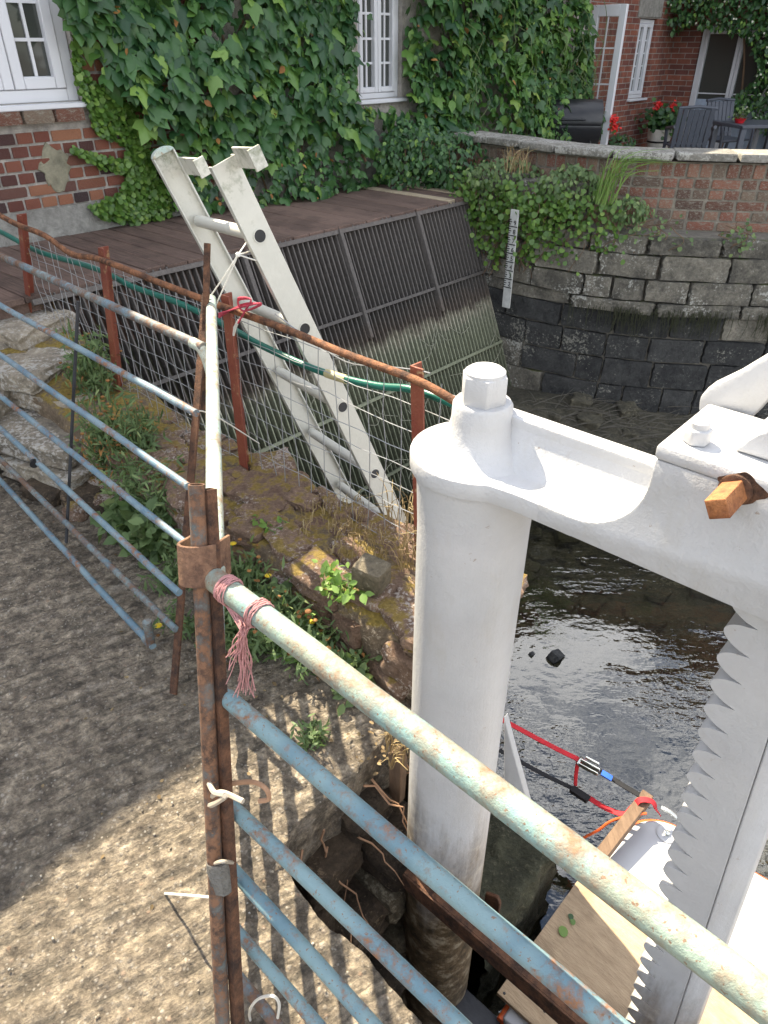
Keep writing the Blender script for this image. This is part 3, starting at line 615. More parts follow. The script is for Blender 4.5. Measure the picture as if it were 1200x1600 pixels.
while zc < .97:
    h = .0735 if row < 5 else .105
    t = .2 + (.05 if row % 2 else 0)
    while t < LB - .2 and t < 5.2:
        w = (.205 if (row % 2 == 0 and random.random() < .45) else .1) if row < 5 else .078
        p, d = poly_at(LINE_B, t + w / 2)
        place('brick', random.choice(BRO), TW, p + front(d) * (-.03 + random.uniform(-.005, .005)) + UZ * (zc + h / 2), d * w, front(d) * .09, UZ * (h - .012)); t += w + .014
    zc += h; row += 1
CP = variants('coping_stone', M['slate'], 5, k=5, rnd=.12, amp=.03)
t = .25; i = 0
while t < LB - .3 and t < 5.4:
    w = random.uniform(.34, .5); p, d = poly_at(LINE_B, t + w / 2); place('coping_stone', CP[i % 5], TW, p - front(d) * .10 + UZ * (1.012 + random.uniform(-.004, .004)), d * (w - .012), front(d) * .34, UZ * .052); t += w; i += 1
sweep(MB(), LINE_S, .4, .70, .25, 1.1).build('bank', M['earth'])
tag(bpy.data.objects['bank'], kind='structure')

pl_ = [(p.x + .05, p.y + .15) for p in LINE_B] + [(30, 5.2), (30, 40)] + [tuple(W(-4.94, 30, 0).xy), tuple(W(-4.94, 6.4, 0).xy)]
tag(MB().prism(pl_, (0, 0, -.5), (1, 0, 0), (0, 1, 0), UZ * .6).build('patio', m_mortar('patio_paving', (.3, .27, .23))), kind='structure')
# gauge board
gp, gd = poly_at(LINE_S, .72); ga_ = PY(812, 325, 6.0); gb_ = PY(797, 478, 5.98)
gb = thing('gauge_board', 'white water level gauge board with black marks on the pool wall', 'gauge', gb_)
gf = front(gd); gx = gd; H0 = gb_ + gf * .06; Hh = ga_.z - gb_.z
g = MB(); g.box(H0 + UZ * (Hh / 2), gx * .038, gf * .006, UZ * (Hh / 2)); g.build('board', M['gauge_white'], gb, .002)
seg = .068; zs = .17
dig = ['2', '3', '4', '5', '6', '7', '8', '9']
for kseg in range(8):
    g = MB(); zb = zs + kseg * seg
    g.box(H0 + gf * .0085 + UZ * zb, gx * .038, gf * .0025, UZ * .0032)
    for q, wd in ((.25, .009), (.5, .013), (.75, .009)): g.box(H0 + gf * .0085 - gx * (.038 - wd) + UZ * (zb + seg * q), gx * wd * .9, gf * .0025, UZ * .0030)
    g.build('scale_mark', M['gauge_black'], gb)
    cu = bpy.data.curves.new('digit', 'FONT'); cu.body = dig[kseg]; cu.size = .05; cu.extrude = .001; cu.align_x = 'CENTER'
    to = bpy.data.objects.new('digit', cu); C.objects.link(to); bpy.context.view_layer.update()
    me = bpy.data.meshes.new_from_object(to.evaluated_get(bpy.context.evaluated_depsgraph_get())); bpy.data.objects.remove(to); me.materials.append(M['gauge_black'])
    o = link('digit', me, gb); c = H0 + gf * .0095 + gx * .016 + UZ * (zb + .012) - wloc(gb)
    o.matrix_local = Matrix(((gx.x, 0, gf.x, c.x), (gx.y, 0, gf.y, c.y), (0, 1, 0, c.z), (0, 0, 0, 1)))

# ------------------------------------------------------------------ low rubble wall between path and pool
RW = thing('rubble_wall', 'low broken rubble wall with moss between path and pool', 'stone wall', W(-1.8, 1.4, 0))
def rubble_core():
    A_ = np.linspace(-3.9, -.90, 130); prof = 40
    rows = []
    for a in A_:
        for j in range(prof):
            u = j / (prof - 1)
            top = .235 if a > -2.7 else .235 + (-2.7 - a) * .22
            if u < .3: n, z = 1.18 + .02 * u, -.35 + (top + .33) * (u / .3)
            elif u < .7: n, z = 1.19 + (u - .3) / .4 * .44, top - .015 + .02 * math.sin((u - .3) / .4 * math.pi)
            else: n, z = 1.64 + .02 * u, top - (u - .7) / .3 * (top + 1.8)
            if a > -.62: z = min(z, top)
            rows.append((a, n, z))
    P = np.array(rows); V = np.stack([P[:, 0] * .743 + P[:, 1] * .669, -P[:, 0] * .669 + P[:, 1] * .743, P[:, 2]], 1)
    V += .035 * np.stack([fbm(V, 6, 4, 60 + c) for c in range(3)], 1) + .012 * np.stack([fbm(V, 25, 2, 70 + c) for c in range(3)], 1)
    na = len(A_); idx = np.arange(na * prof).reshape(na, prof); Q = np.stack([idx[:-1, :-1], idx[1:, :-1], idx[1:, 1:], idx[:-1, 1:]], -1).reshape(-1, 4)
    # end cap towards the sluice channel
    endv = V[-prof:]; cpt = endv.mean(0); V = np.concatenate([V, [cpt]]); ci = len(V) - 1
    T = np.array([[idx[-1, j], idx[-1, j + 1], ci, ci] for j in range(prof - 1)])
    me = bpy.data.meshes.new('wall_core'); me.from_pydata(V.tolist(), [], [tuple(q) for q in Q.tolist()] + [tuple(q[:3]) for q in T.tolist()])
    me.polygons.foreach_set('use_smooth', [True] * len(me.polygons)); me.materials.append(M['mossy'])
    o = link('wall_core', me, RW); o.location = -wloc(RW)
rubble_core()
ST_R = variants('stone', M['stone_rubble'], 9, k=8, rnd=.3, amp=.28, sc=2.2)
rs = random.Random(11)
def rot_frame(yaw, tilt=0.0, axis=0.0):
    m = Matrix.Rotation(yaw, 3, 'Z') @ Matrix.Rotation(tilt, 3, Vector((math.cos(axis), math.sin(axis), 0)))
    return m.col[0].copy(), m.col[1].copy(), m.col[2].copy()
cnt = 0; spots = []
for _ in range(1600):
    a, n = rs.uniform(-2.75, -.93), rs.uniform(1.22, 1.60); L = rs.uniform(.07, .27)
    if any((a - b) ** 2 * .8 + (n - m_) ** 2 * 1.6 < ((L + l_) * .42) ** 2 for b, m_, l_ in spots): continue
    spots.append((a, n, L)); x, y, z = rot_frame(rs.uniform(-.5, .5) - .73, rs.uniform(-.12, .12), rs.uniform(0, 6))
    place('stone', ST_R[rs.randrange(9)], RW, W(a, n, .222 + rs.uniform(-.02, .012)), x * L * 1.25, y * L * .8, z * rs.uniform(.05, .08))
for a in np.arange(-2.6, -.95, .19):       # stones in the face towards the path
    for zr in (.02, .13):
        L = rs.uniform(.12, .2); x, y, z = rot_frame(rs.uniform(-.15, .15) - .73, rs.uniform(-.1, .1), rs.uniform(0, 6))
        place('stone', ST_R[rs.randrange(9)], RW, W(a + rs.uniform(-.04, .04) + (.08 if zr > .1 else 0), 1.215, zr), x * L, y * .12, z * .11)
lr = thing('loose_stone', 'single squarish brown stone lying on the rubble wall', 'stone', Pz(580, 900, .28))
x, y, z = rot_frame(-.5, .1, 1); lo_ = place('stone_body', piece_mesh('stone_body', M['pit'], k=6, rnd=.25, amp=.1, seed=5), lr, Pz(580, 898, .315), x * .105, y * .085, z * .09)

# pit below the path edge
pit = thing('sluice_pit', 'dark broken pit of earth and stones between path edge and white column', 'pit', W(-.8, .8, -1))
def noisy_sheet(name, f_, nu, nv, m, parent, amp=.04, sc=7, seed=0):
    V = np.array([tuple(f_(i / (nu - 1), j / (nv - 1))) for i in range(nu) for j in range(nv)])
    V += amp * np.stack([fbm(V, sc, 4, seed + c * 9) for c in range(3)], 1); idx = np.arange(nu * nv).reshape(nu, nv)
    Q = np.stack([idx[:-1, :-1], idx[1:, :-1], idx[1:, 1:], idx[:-1, 1:]], -1).reshape(-1, 4)
    o = link(name, arrmesh(name, V, Q, m, True), parent); o.location = -wloc(parent) if parent else (0, 0, 0); return o
noisy_sheet('earth_side', lambda u, v: W(-.955 + .05 * v, .42 + .85 * u, -.03 - 1.6 * v), 50, 60, M['earth'], pit, .05, 8, 3)
noisy_sheet('slab_underside', lambda u, v: W(-1 + 2.4 * u, .47 - .1 * v, -.12 - 1.6 * v), 70, 40, M['earth'], pit, .04, 8, 13)
noisy_sheet('back_face', lambda u, v: W(-1 + .27 * u, 1.17 - .06 * v, .02 - 1.7 * v), 40, 60, M['earth'], pit, .05, 8, 23)
noisy_sheet('earth_floor', lambda u, v: W(-1 + .36 * u, .42 + .8 * v, -.62 - .25 * u + .12 * v), 40, 50, M['earth'], pit, .06, 9, 33)
ST_P = variants('stone', M['pit'], 6, k=7, rnd=.2, amp=.18, sc=2.4); ST_E = variants('stone', M['earth'], 4, k=7, rnd=.3, amp=.22, sc=2.4)
for (a, n, z, sa, sn, sz, me) in ((-.86, .96, -.34, .30, .22, .12, ST_E), (-.85, .93, -.47, .26, .2, .13, ST_P), (-.90, .98, -.60, .2, .2, .13, ST_P), (-.79, 1.02, -.60, .17, .2, .14, ST_P), (-.86, .95, -.75, .3, .2, .15, ST_P), (-.95, .95, -.93, .26, .22, .18, ST_P), (-.82, .97, -.93, .2, .2, .18, ST_P), (-.86, .96, -1.12, .34, .2, .18, ST_P),
                                  (-.89, .74, -.28, .12, .2, .12, ST_E), (-.9, .9, -.2, .12, .16, .1, ST_E), (-.88, .6, -.42, .14, .2, .16, ST_E), (-.84, .78, -.5, .2, .2, .14, ST_E)):
    place('stone', random.choice(me), pit, W(a, n, z), AX * sa, NX * sn, UZ * sz)
g = MB(); g.prism([(-.02, 0), (.02, 0), (.026, .2), (.0, .23), (-.026, .2)], W(-.86, 1.0, -.22), AX, UZ, NX * .03); g.build('wooden_peg', M['batten'], pit, .003)
rt = random.Random(5)
for i in range(9):
    p = W(-.90, rt.uniform(.6, 1.1), rt.uniform(-.25, -.04)); pts = [p]
    for s in range(7): p = p + Vector((rt.uniform(-.01, .045), rt.uniform(-.045, .01), rt.uniform(-.05, .005))); pts.append(p)
    MB().tube(pts, [.004 - .0004 * s for s in range(8)], 5).build('root', M['root'], pit)
# channel side below the rubble wall and pool side face
g = MB()
noisy_sheet('channel_side', lambda u, v: W(-.93 + .4 * min(1, v * 2.5), 1.12 + .46 * u, -.80 - 1.0 * max(0, v - .4)), 40, 70, M['algae'], RW, .04, 8, 43)
noisy_sheet('channel_front', lambda u, v: W(-1.0 + .47 * u, 1.575, -.75 - .9 * v), 30, 50, M['algae'], RW, .04, 8, 47)

# stone steps behind the blue gate
SS = thing('stone_steps', 'stack of rough pale slabs forming steps up to the boardwalk', 'steps', W(-3.2, 1.25, 0))
ST_S = variants('slab', M['stone_step'], 7, k=12, rnd=.07, amp=.10, sc=2.2)
for i, (x0, y0, z, L, D, T, yaw) in enumerate(((100, 722, .07, .46, .34, .10, -.38), (72, 672, .18, .60, .40, .095, -.28), (104, 612, .285, .42, .34, .085, -.34), (25, 572, .385, .5, .36, .09, -.22), (-70, 640, .28, .4, .4, .12, .0), (10, 505, .475, .6, .4, .1, -.3))):
    x, y, zz = rot_frame(yaw - .1, rs.uniform(-.05, .05), 1.0); place('slab', ST_S[i], SS, Pz(x0, y0, z) , x * L, y * D, zz * T)
for i, (x0, y0, z, L) in enumerate(((130, 772, .03, .17), (165, 752, .05, .16), (150, 790, .02, .13), (172, 785, .03, .12), (75, 765, .03, .2), (120, 800, .015, .1), (190, 770, .02, .1))):
    x, y, zz = rot_frame(rs.uniform(-.6, .3), .08, rs.uniform(0, 6)); place('stone', ST_R[i] if i % 2 else ST_E[i % 4], SS, Pz(x0, y0, z), x * L, y * L * .75, zz * .07)
noisy_sheet('bank', lambda u, v: W(-4.2 + .75 * v, .9 + .62 * u, .52 - .1 * v - .25 * max(0, v - .7)), 40, 40, M['stone_step'], SS, .05, 6, 53)
# ------------------------------------------------------------------ mesh fence on the rubble wall
fe = thing('mesh_fence', 'rusty red post and wire mesh fence on the rubble wall', 'fence', W(-2.1, 1.5, .25))
def post(px_top, px_bot, a_shift=0, n=1.5, base=None):
    t, b = Pn(*px_top, n), Pn(*px_bot, n)
    if base is not None: b = t + (b - t) * ((t.z - base) / (t.z - b.z))
    g = MB(); d = (t - b)
    for ex, ey, off in ((AX * .024, NX * .0035, Vector((0, 0, 0))), (NX * .02, AX * .0035, AX * -.0205 + NX * .0236)):
        g.box((t + b) / 2 + off, ex, ey, d / 2)
    return g.build('post', M['redox'], fe, .001, noise=.002, nscale=12)
post((30, 336), (45, 475), base=.38); post((158, 388), (172, 510), base=.12); post((352, 462), (380, 722), base=.2); post((652, 574), (657, 862), base=.18)
def cat(pts, m=8):
    """smooth curve through points"""
    P_ = [Vector(p) for p in pts]; P_ = [P_[0] * 2 - P_[1]] + P_ + [P_[-1] * 2 - P_[-2]]; out = []
    for i in range(1, len(P_) - 2):
        p0, p1, p2, p3 = P_[i - 1:i + 3]
        for s in range(m):
            t = s / m; out.append(.5 * ((2 * p1) + (p2 - p0) * t + (2 * p0 - 5 * p1 + 4 * p2 - p3) * t * t + (3 * p1 - p0 - 3 * p2 + p3) * t ** 3))
    return out + [P_[-2]]
rail = [Pn(x, y, 1.47) for x, y in ((-60, 310), (-20, 326), (25, 350), (70, 368), (112, 397), (155, 405), (250, 442), (345, 478), (440, 512), (540, 553), (650, 594), (720, 632), (775, 660))]
MB().tube(cat(rail, 4), .0125, 12).build('top_rail', M['rust'], fe)
wm = MB(); wr = random.Random(3)
for i in range(38):
    a = -3.75 + i * .074; top = .93 - (a + 3.7) * .02; bot = .24 if a > -2.7 else .24 + (-2.7 - a) * .2
    wm.tube([W(a + wr.uniform(-.006, .006), 1.535 + wr.uniform(-.012, .012), top - (top - bot) * s / 4 + 0) for s in range(5)], .0016, 4, caps=False)
for j in range(9):
    z = .26 + j * .078
    wm.tube([W(a, 1.537 + wr.uniform(-.01, .01), max(z - (a + 3.7) * .012 + wr.uniform(-.006, .006), .22 if a > -2.7 else .22 + (-2.7 - a) * .2)) for a in np.arange(-3.75, -.95, .15)], .0017, 4, caps=False)
wm.tube(cat([Pn(x, y, 1.5) for x, y in ((430, 490), (470, 520), (540, 565), (600, 572), (650, 578), (672, 583))], 5), .0025, 5)
wm.build('wire_mesh', M['wire'], fe)
ho = thing('garden_hose', 'green garden hose slung under the fence rail with a taped joint', 'hose', W(-2, 1.56, .8))
hp = cat([Pn(x, y, 1.57) for x, y in ((-60, 340), (0, 362), (60, 393), (150, 420), (205, 447), (270, 470), (320, 492), (365, 515), (405, 538), (470, 568), (525, 588), (590, 603), (640, 608), (700, 628), (780, 668))], 6)
MB().tube(hp, .0125, 12).build('hose_tube', M['hose'], ho)
tp = cat([Pn(x, y, 1.57) for x, y in ((510, 583), (525, 588), (541, 593))], 4); MB().tube(tp, .015, 12).build('tape_joint', M['tape'], ho)

# ------------------------------------------------------------------ ladder standing in the pool
lad = thing('ladder', 'pale aluminium ladder standing in the pool, leaning above the fence', 'ladder', (0, 2.5, -1.3))
axis = Vector((.347, .134, -.928)).normalized(); S2 = PD(403, 368, 2.25); r_ = ray(310, 345); S1 = EYEV + r_ * (axis.dot(S2 - EYEV) / axis.dot(r_))
wv = (S2 - S1).normalized(); ev = axis.cross(wv).normalized(); LR = .34
def stile(c, top, name, side):
    p0, p1 = c + axis * top, c + axis * 2.75; h, th_ = .043, .014
    g = MB()
    prof = [(-h, -th_), (h, -th_), (h, th_), (h - .006, th_), (h - .006, -th_ + .004), (-h + .006, -th_ + .004), (-h + .006, th_), (-h, th_)]
    if side < 0: prof = [(u, -v) for u, v in prof]
    g.prism(prof, p0, ev, wv * -1, axis * (p1 - p0).length); return g.build(name, M['alu'], lad, .0015)
stile(S1, -.245, 'stile', -1); stile(S2, -.235, 'stile', 1)
for k_ in range(8):
    c1, c2 = S1 + axis * LR * k_, S2 + axis * LR * k_
    MB().tube([c1 + wv * .008, c2 - wv * .004], .021, 16).build('rung', M['alu'], lad)
    MB().pipe(c2 - wv * .02, c2 + wv * .0175, .0225, .003, 20).build('rung_socket', M['alu'], lad); MB().lathe([(.0197, .0), (.0197, .0012)], c2 + wv * .0148, 20, axis=wv).build('rung_shade_disc', M['black'], lad)  # black disc paints in the shade inside the hollow rung end
k_ = None
top1, top2 = S1 - axis * .245, S2 - axis * .235
g = MB(); ring_ = [top1 + ev * .045 * math.cos(t) + axis * (-.005 - .02 * math.sin(t)) for t in np.linspace(0, math.pi, 9)]; g.prism([(.043 * math.cos(t), .022 * math.sin(t)) for t in np.linspace(0, math.pi, 10)], top1 - wv * .016, ev, -axis, wv * .032); g.build('end_cap', M['cream'], lad, .002)
for tp_, ln in ((top1 + axis * .06, .19), (top2 + axis * .01, .15)):    # hooks at the top
    g = MB(); c = tp_ + ev * -.043; g.box(c - ev * -.0 + wv * (ln / 2 + .014) * 1, wv * ln / 2, ev * .004, axis * .03); g.box(c + wv * (ln + .014), wv * .004, ev * .02, axis * .03); g.build('hook_plate', M['alu'], lad, .001)

# ------------------------------------------------------------------ tubular gates
def gate_rail(p, q, r, m, parent, name='rail', k=16): return MB().tube([p.lerp(q, i_ / 40) for i_ in range(41)], r, k).build(name, m, parent, noise=.0028, nscale=4.5)
ng = thing('tube_gate', 'sun faded mint and blue tubular gate nearest the camera, across the pit', 'gate', W(-.76, .32, 0), 'tubular gates')
st_px = [((335, 905), .500, (1150, 1530)), ((340, 1078), .4555, (940, 1590)), ((357, 1255), .407, (715, 1600)), ((357, 1350), .3745, (580, 1600)), ((358, 1440), .344, (500, 1600)), ((362, 1515), .3185, (440, 1592))]
rails = []
for (sp, n, ep) in st_px: s = Pn(*sp, n); e = Pz(*ep, s.z); rails.append((s, (e - s)))
gd_ = sum((d.normalized() for s, d in rails[:4]), Vector()).normalized()
mats = ['mint', 'aqua', 'aqua', 'aqua', 'aqua', 'blue_bare']
for i, (s, d) in enumerate(rails):
    dd = d.normalized() if i < 4 else gd_
    rr = [.0205, .0158, .014, .0132, .0125, .0125][i]
    gate_rail(s - dd * (0 if i == 0 else .035), s + dd * 2.4, rr, M[mats[i]], ng)
se = [s + gd_ * 2.4 for s, d in rails]; MB().tube([se[0], se[-1]], .02, 14).build('end_stile', M['aqua'], ng)
# rusty double post with the strap of the gate round it
gp_ = thing('gate_post', 'rusty round pipe and square tube standing together as a leaning post', 'post', Pz(352, 1690, 0))
T1, B1 = Pn(307, 757, .530), Pz(352, 1690, 0); T2, B2 = Pn(326, 764, .545), Pz(376, 1680, 0)
MB().pipe(B1, T1, .0138, .003, 24).build('round_pipe', M['rust_blue'], gp_)
d2 = (T2 - B2); h2 = .0095; x2 = (AX - d2.normalized() * AX.dot(d2.normalized())).normalized(); y2 = d2.normalized().cross(x2)
g = MB()
for sx, sy, ex, ey in ((1, 0, .0015, h2), (-1, 0, .0015, h2), (0, 1, h2 - .0032, .0015), (0, -1, h2 - .0032, .0015)): g.box((T2 + B2) / 2 + x2 * sx * (h2 - .0015) + y2 * sy * (h2 - .0015), x2 * ex, y2 * ey, d2 / 2)
g.build('square_tube', M['rust_dark'], gp_)
cz = Pn(310, 870, .50); up_ = (T1 - B1).normalized(); vx = (Vector((1, -.15, 0)) - up_ * up_.dot(Vector((1, -.15, 0)))).normalized(); vy = up_.cross(vx)
hw, dp = .034, .062; U = [(-hw, dp), (-hw, 0)] + [(-hw * math.cos(t), -hw * math.sin(t)) for t in np.linspace(.15, math.pi - .15, 14)] + [(hw, 0), (hw, dp)]
Ui = [(u * (1 - .006 / hw), v if v >= 0 else v * (1 - .006 / hw)) for u, v in U]
MB().prism(U + Ui[::-1], cz - up_ * .045, vx, vy, up_ * .07).build('strap', M['rust_strap'], ng, .0012)
# near stile of the gate, flat and rusty
s0, s1 = rails[0][0] - gd_ * .012, rails[-1][0] - gd_ * .012
MB().box((s0 + s1) / 2 - gd_ * .002, gd_ * .004, NX * .019, (s0 - s1) / 2 * 1.08).build('stile', M['rust_dark'], ng, .001)
# bent sheet wrapped round the post
# middle panel seen end-on
mg = thing('tube_gate', 'pale cream tubular gate seen end-on behind the rusty post', 'gate', (-.5, 1.5, 0), 'tubular gates')
fa, na_ = Pz(330, 468, 1.0), Pz(337, 905, .945)
fl, nl = Vector((-.63, 2.16, .14)), Pz(354, 1470, .14)
for i, t in enumerate((0, .22, .45, .66, .84, 1.0)):
    p, q = fa.lerp(fl, t), na_.lerp(nl, t); MB().tube([p, p.lerp(q, .5), q], .0168 if i == 0 else .0135, 14).build('rail', M['cream'] if i == 0 else M['aqua'], mg, noise=.001, nscale=6)
MB().tube([fa, fl], .014, 12).build('end_stile', M['cream'], mg)
# left gate
lg = thing('tube_gate', 'blue tubular gate leaning in front of the stone steps', 'gate', Pz(240, 1000, 0), 'tubular gates')
LG = [((0, 400), (307, 538), .985, 'blue_bare', .0145), ((0, 477), (296, 640), .83, 'blue', .0112), ((0, 554), (283, 753), .67, 'blue', .0112), ((0, 618), (280, 841), .50, 'blue', .0112), ((0, 669), (271, 918), .33, 'blue', .0112), ((0, 718), (266, 975), .17, 'blue_bare', .0112), ((0, 750), (231, 1002), .05, 'blue', .0118)]
ends = []
for (lp, rp, z, mt, rr) in LG:
    p, q = Pz(*rp, z), Pz(*lp, z); d = (q - p).normalized(); ends.append((p, d))
    gate_rail(p - d * .035, p + d * 2.9, rr, M[mt], lg)
p, d = ends[0]; MB().tube(cat([p + d * .02, p - d * .02 - UZ * .004, p - d * .045 - UZ * .03, p - d * .06 - UZ * .08], 4), .016, 12).build('bent_end', M['cream'], lg)
p, d = ends[-1]; MB().tube([p - d * -.02, p - d * .02, p - d * .03 + UZ * .05, p - d * .035 + UZ * .11], .0145, 12).build('bent_end', M['blue_bare'], lg)
b0, b1 = Pz(117, 472, .975), Pz(99, 850, .06)
MB().box((b0 + b1) / 2 + NX * .012, AX * .007, NX * .003, (b0 - b1) / 2).build('brace', M['steel'], lg)
MB().tube([Pz(*q, .33) for q in ((53, 722), (53, 726))], .0155, 12).build('tape_band', M['black'], lg)
# flat rusty stake and thin rod between the gates
sk = thing('rusty_stake', 'flat rusty stake leaning between the blue gate and the cream gate', 'stake', Pz(270, 1083, 0))
t_, b_ = Pz(322, 458, 1.03), Pz(270, 1085, 0)
ax_ = (t_ - b_).normalized(); xx = (AX - ax_ * AX.dot(ax_)).normalized(); yy = ax_.cross(xx)
MB().box((t_ + b_) / 2, xx * .0155, yy * .004, (t_ - b_) / 2).build('bar', M['rust_dark'], sk, .001, noise=.003, nscale=5)
sk2 = thing('rusty_rod', 'thin rusty square tube sticking up above the end of the cream gate', 'rod', PY(322, 640, 2.18))
MB().pipe(PY(318, 640, 2.16), PY(324, 380, 2.3), .0125, .003, 4).build('tube', M['rust_dark'], sk2)

# ------------------------------------------------------------------ white cast iron sluice gear
sg = thing('sluice_gear', 'white painted cast iron sluice hoist with column, beam and toothed rack', 'sluice', W(-.651, .988, -1.3))
ca, cn_ = -.651, .988; CX = W(ca, cn_, 0)
MB().lathe([(.113, -1.75), (.113, -.4), (.111, .3), (.112, .9), (.114, 1.0), (.119, 1.022), (.119, 1.032)], CX, 56).build('column', M['white'], sg, noise=.0015, nscale=9)
MB().lathe([(.113, -1.75), (.113, .9), (.119, 1.022), (.119, 1.032)], W(.82, cn_, 0), 40).build('column', M['white'], sg)
plate = []
for t in np.linspace(R(48), R(312), 30): plate.append((ca + .129 * math.cos(t), cn_ + .129 * math.sin(t)))
plate += [(-.545, .895), (-.515, .899), (-.40, .90), (-.40, 1.076), (-.515, 1.077), (-.545, 1.081)]
MB().prism([(x, y) for x, y in plate], Vector((0, 0, 1.0325)), AX, NX, UZ * .036).build('cap_plate', M['white'], sg, .004, 2, noise=.001, nscale=15)
arc = [(-.41 + .11 * math.cos(t), 1.18 + .11 * math.sin(t)) for t in np.linspace(0, -math.pi / 2, 12)]
prof = [(-.47, 1.0335), (.95, 1.0335), (.95, 1.217), (-.3, 1.217)] + arc + [(-.47, 1.07)]
MB().prism(prof, W(0, .8985, 0), AX, UZ, NX * .18).build('beam', M['white'], sg, .004, 2, noise=.001, nscale=15)
MB().abox(-.302, .95, .896, 1.082, 1.2175, 1.24).build('bearing_cap', M['white'], sg, .006, 2, noise=.001, nscale=15)
wp = [(-.63, 1.066), (-.30, 1.066), (-.30, 1.152), (-.33, 1.147), (-.6, 1.147), (-.63, 1.147)]
MB().prism(wp, W(0, 1.005, 0), AX, UZ, NX * .036).build('web', M['white'], sg, .005, 2)
fl_ = [(0, 0), (-.055, 0), (-.04, .006), (-.026, .015), (-.014, .03), (-.006, .048), (0, .065)]
MB().prism(fl_, W(-.62, 1.006, 1.066), NX, UZ, AX * .315).build('web_fillet', M['white'], sg, 0)
MB().lathe([(.112, 1.066), (.088, 1.074), (.07, 1.09), (.06, 1.11), (.055, 1.135), (.054, 1.162), (.050, 1.168)], CX, 40).build('boss', M['white'], sg, noise=.0008)
hexp = lambda r, k=6, ph=.2: [(r * math.cos(2 * math.pi * i / k + ph), r * math.sin(2 * math.pi * i / k + ph)) for i in range(k)]
MB().prism(hexp(.043), CX + UZ * 1.167, AX, NX, UZ * .052).build('nut', M['white'], sg, .003, 2)
MB().lathe([(.037, 1.215), (.036, 1.224), (.029, 1.229), (.02, 1.228)], CX, 24).build('stud_end', M['white'], sg)
pn_ = Pz(1087, 690, 1.24); MB().prism(hexp(.0195, 6, .5), pn_, AX, NX, UZ * .022).build('nut', M['white'], sg, .003, 2); MB().lathe([(.013, 0), (.013, .03), (.008, .035)], pn_, 18).build('stud_end', M['white'], sg)
cv = [(-.05 + .19 * math.cos(t), 1.15 + .19 * math.sin(t)) for t in np.linspace(R(28.5), R(151.5), 30)]
MB().prism(cv, W(0, .945, 0), AX, UZ, NX * .12).build('gear_cover', M['white'], sg, .006, 3, ang=30)
lv = [(1090, 640), (1092, 622), (1105, 607), (1145, 588), (1200, 555), (1260, 520), (1260, 570), (1212, 612), (1178, 650), (1150, 670), (1118, 676), (1098, 662)]
o0 = Pn(1090, 640, 1.085); MB().prism([((Pn(x, y, 1.085) - o0).dot(AX), (Pn(x, y, 1.085) - o0).z) for x, y in lv], o0, AX, UZ, NX * .045).build('pawl_lever', M['white'], sg, .006, 2)
MB().lathe([(.013, -.003), (.013, .002), (.011, .003)], Pn(1116, 652, 1.084), 20, axis=-NX).build('pin_head', M['white'], sg)
MB().prism([(-.012, -.008), (.028, -.006), (.03, .012), (-.01, .012)], Pn(1128, 684, 1.07), AX, UZ, NX * .02).build('worn_foot', M['rust_orange'], sg, .003)
# crank end
b_ = Pn(1150, 764, .896); L = .062
MB().lathe([(.0215, -.001), (.0215, .005), (.019, .006)], b_, 28, axis=-NX).build('shaft_collar', M['rust_dark'], sg)
q = .0135; c_, s_ = math.cos(R(28)), math.sin(R(28)); xa, za = AX * c_ + UZ * s_, UZ * c_ - AX * s_
MB().box(b_ - NX * (L / 2 + .004), xa * q, za * q, NX * L / 2).build('crank_square', M['rust_orange'], sg, .0018, 2)
pol = [(.0245 * (1 + .22 * math.sin(3 * t + 1) + .12 * math.sin(7 * t)) * math.cos(t) * (1.15), .024 * (1 + .2 * math.sin(2 * t) + .1 * math.sin(5 * t)) * math.sin(t)) for t in np.linspace(0, 2 * math.pi, 40, endpoint=False)]
MB().prism(pol, b_ + NX * .0018 + AX * .003, AX, UZ, -NX * .0024).build('rust_scab', M['rust_dark'], sg)
# rack
def rka(z): return -.155 + (.95 - z) * .066
teeth = []; z = 1.03; pitch = .0555
while z > -1.1:
    for fz, fq in [(t / 12, .046 * (1 - math.sin(math.pi * (t / 12) ** .85) ** .62)) for t in range(12)]:
        zz = z - fz * pitch; teeth.append((rka(zz) + fq, zz))
    z -= pitch
rk = teeth + [(rka(z) + .1, z), (rka(1.03) + .1, 1.03)]
MB().prism(rk, W(0, .952, 0), AX, UZ, NX * .062).build('rack', M['white'], sg, 0, ang=50)
MB().hexa([W(rka(-1.1) + .101, .955, -1.1), W(rka(-1.1) + .14, .975, -1.1), W(rka(-1.1) + .14, 1.04, -1.1), W(rka(-1.1) + .101, 1.02, -1.1), W(rka(1.03) + .101, .955, 1.03), W(rka(1.03) + .14, .975, 1.03), W(rka(1.03) + .14, 1.04, 1.03), W(rka(1.03) + .101, 1.02, 1.03)]).build('rack_flange', M['white'], sg, .003)
br = [(787, 1120), (800, 1170), (824, 1255), (787, 1262)]; o0 = Pn(787, 1262, 1.12)
MB().prism([((Pn(x, y, 1.12) - o0).dot(AX), (Pn(x, y, 1.12) - o0).z) for x, y in br], o0, AX, UZ, NX * .02).build('bracket', M['white'], sg, .002)
ai = thing('angle_iron', 'rusty flaking angle iron in front of the column over the pit', 'angle iron', W(-.6, .88, -.25))
g = MB(); g.abox(-.70, .9, .855, .861, -.315, -.245); g.abox(-.70, .9, .8615, .915, -.251, -.245); g.build('angle', M['rust_dark'], ai, .001, noise=.004, nscale=14)
sb = thing('steel_beam', 'dark steel channel low down between column and plywood', 'beam', Pz(760, 1570, -1.05))
g = MB(); g.abox(-.56, 1.2, .93, 1.03, -1.06, -1.0); g.abox(-.56, 1.2, .93, .94, -1.3, -1.0605); g.build('channel', M['steel'], sb, .003)
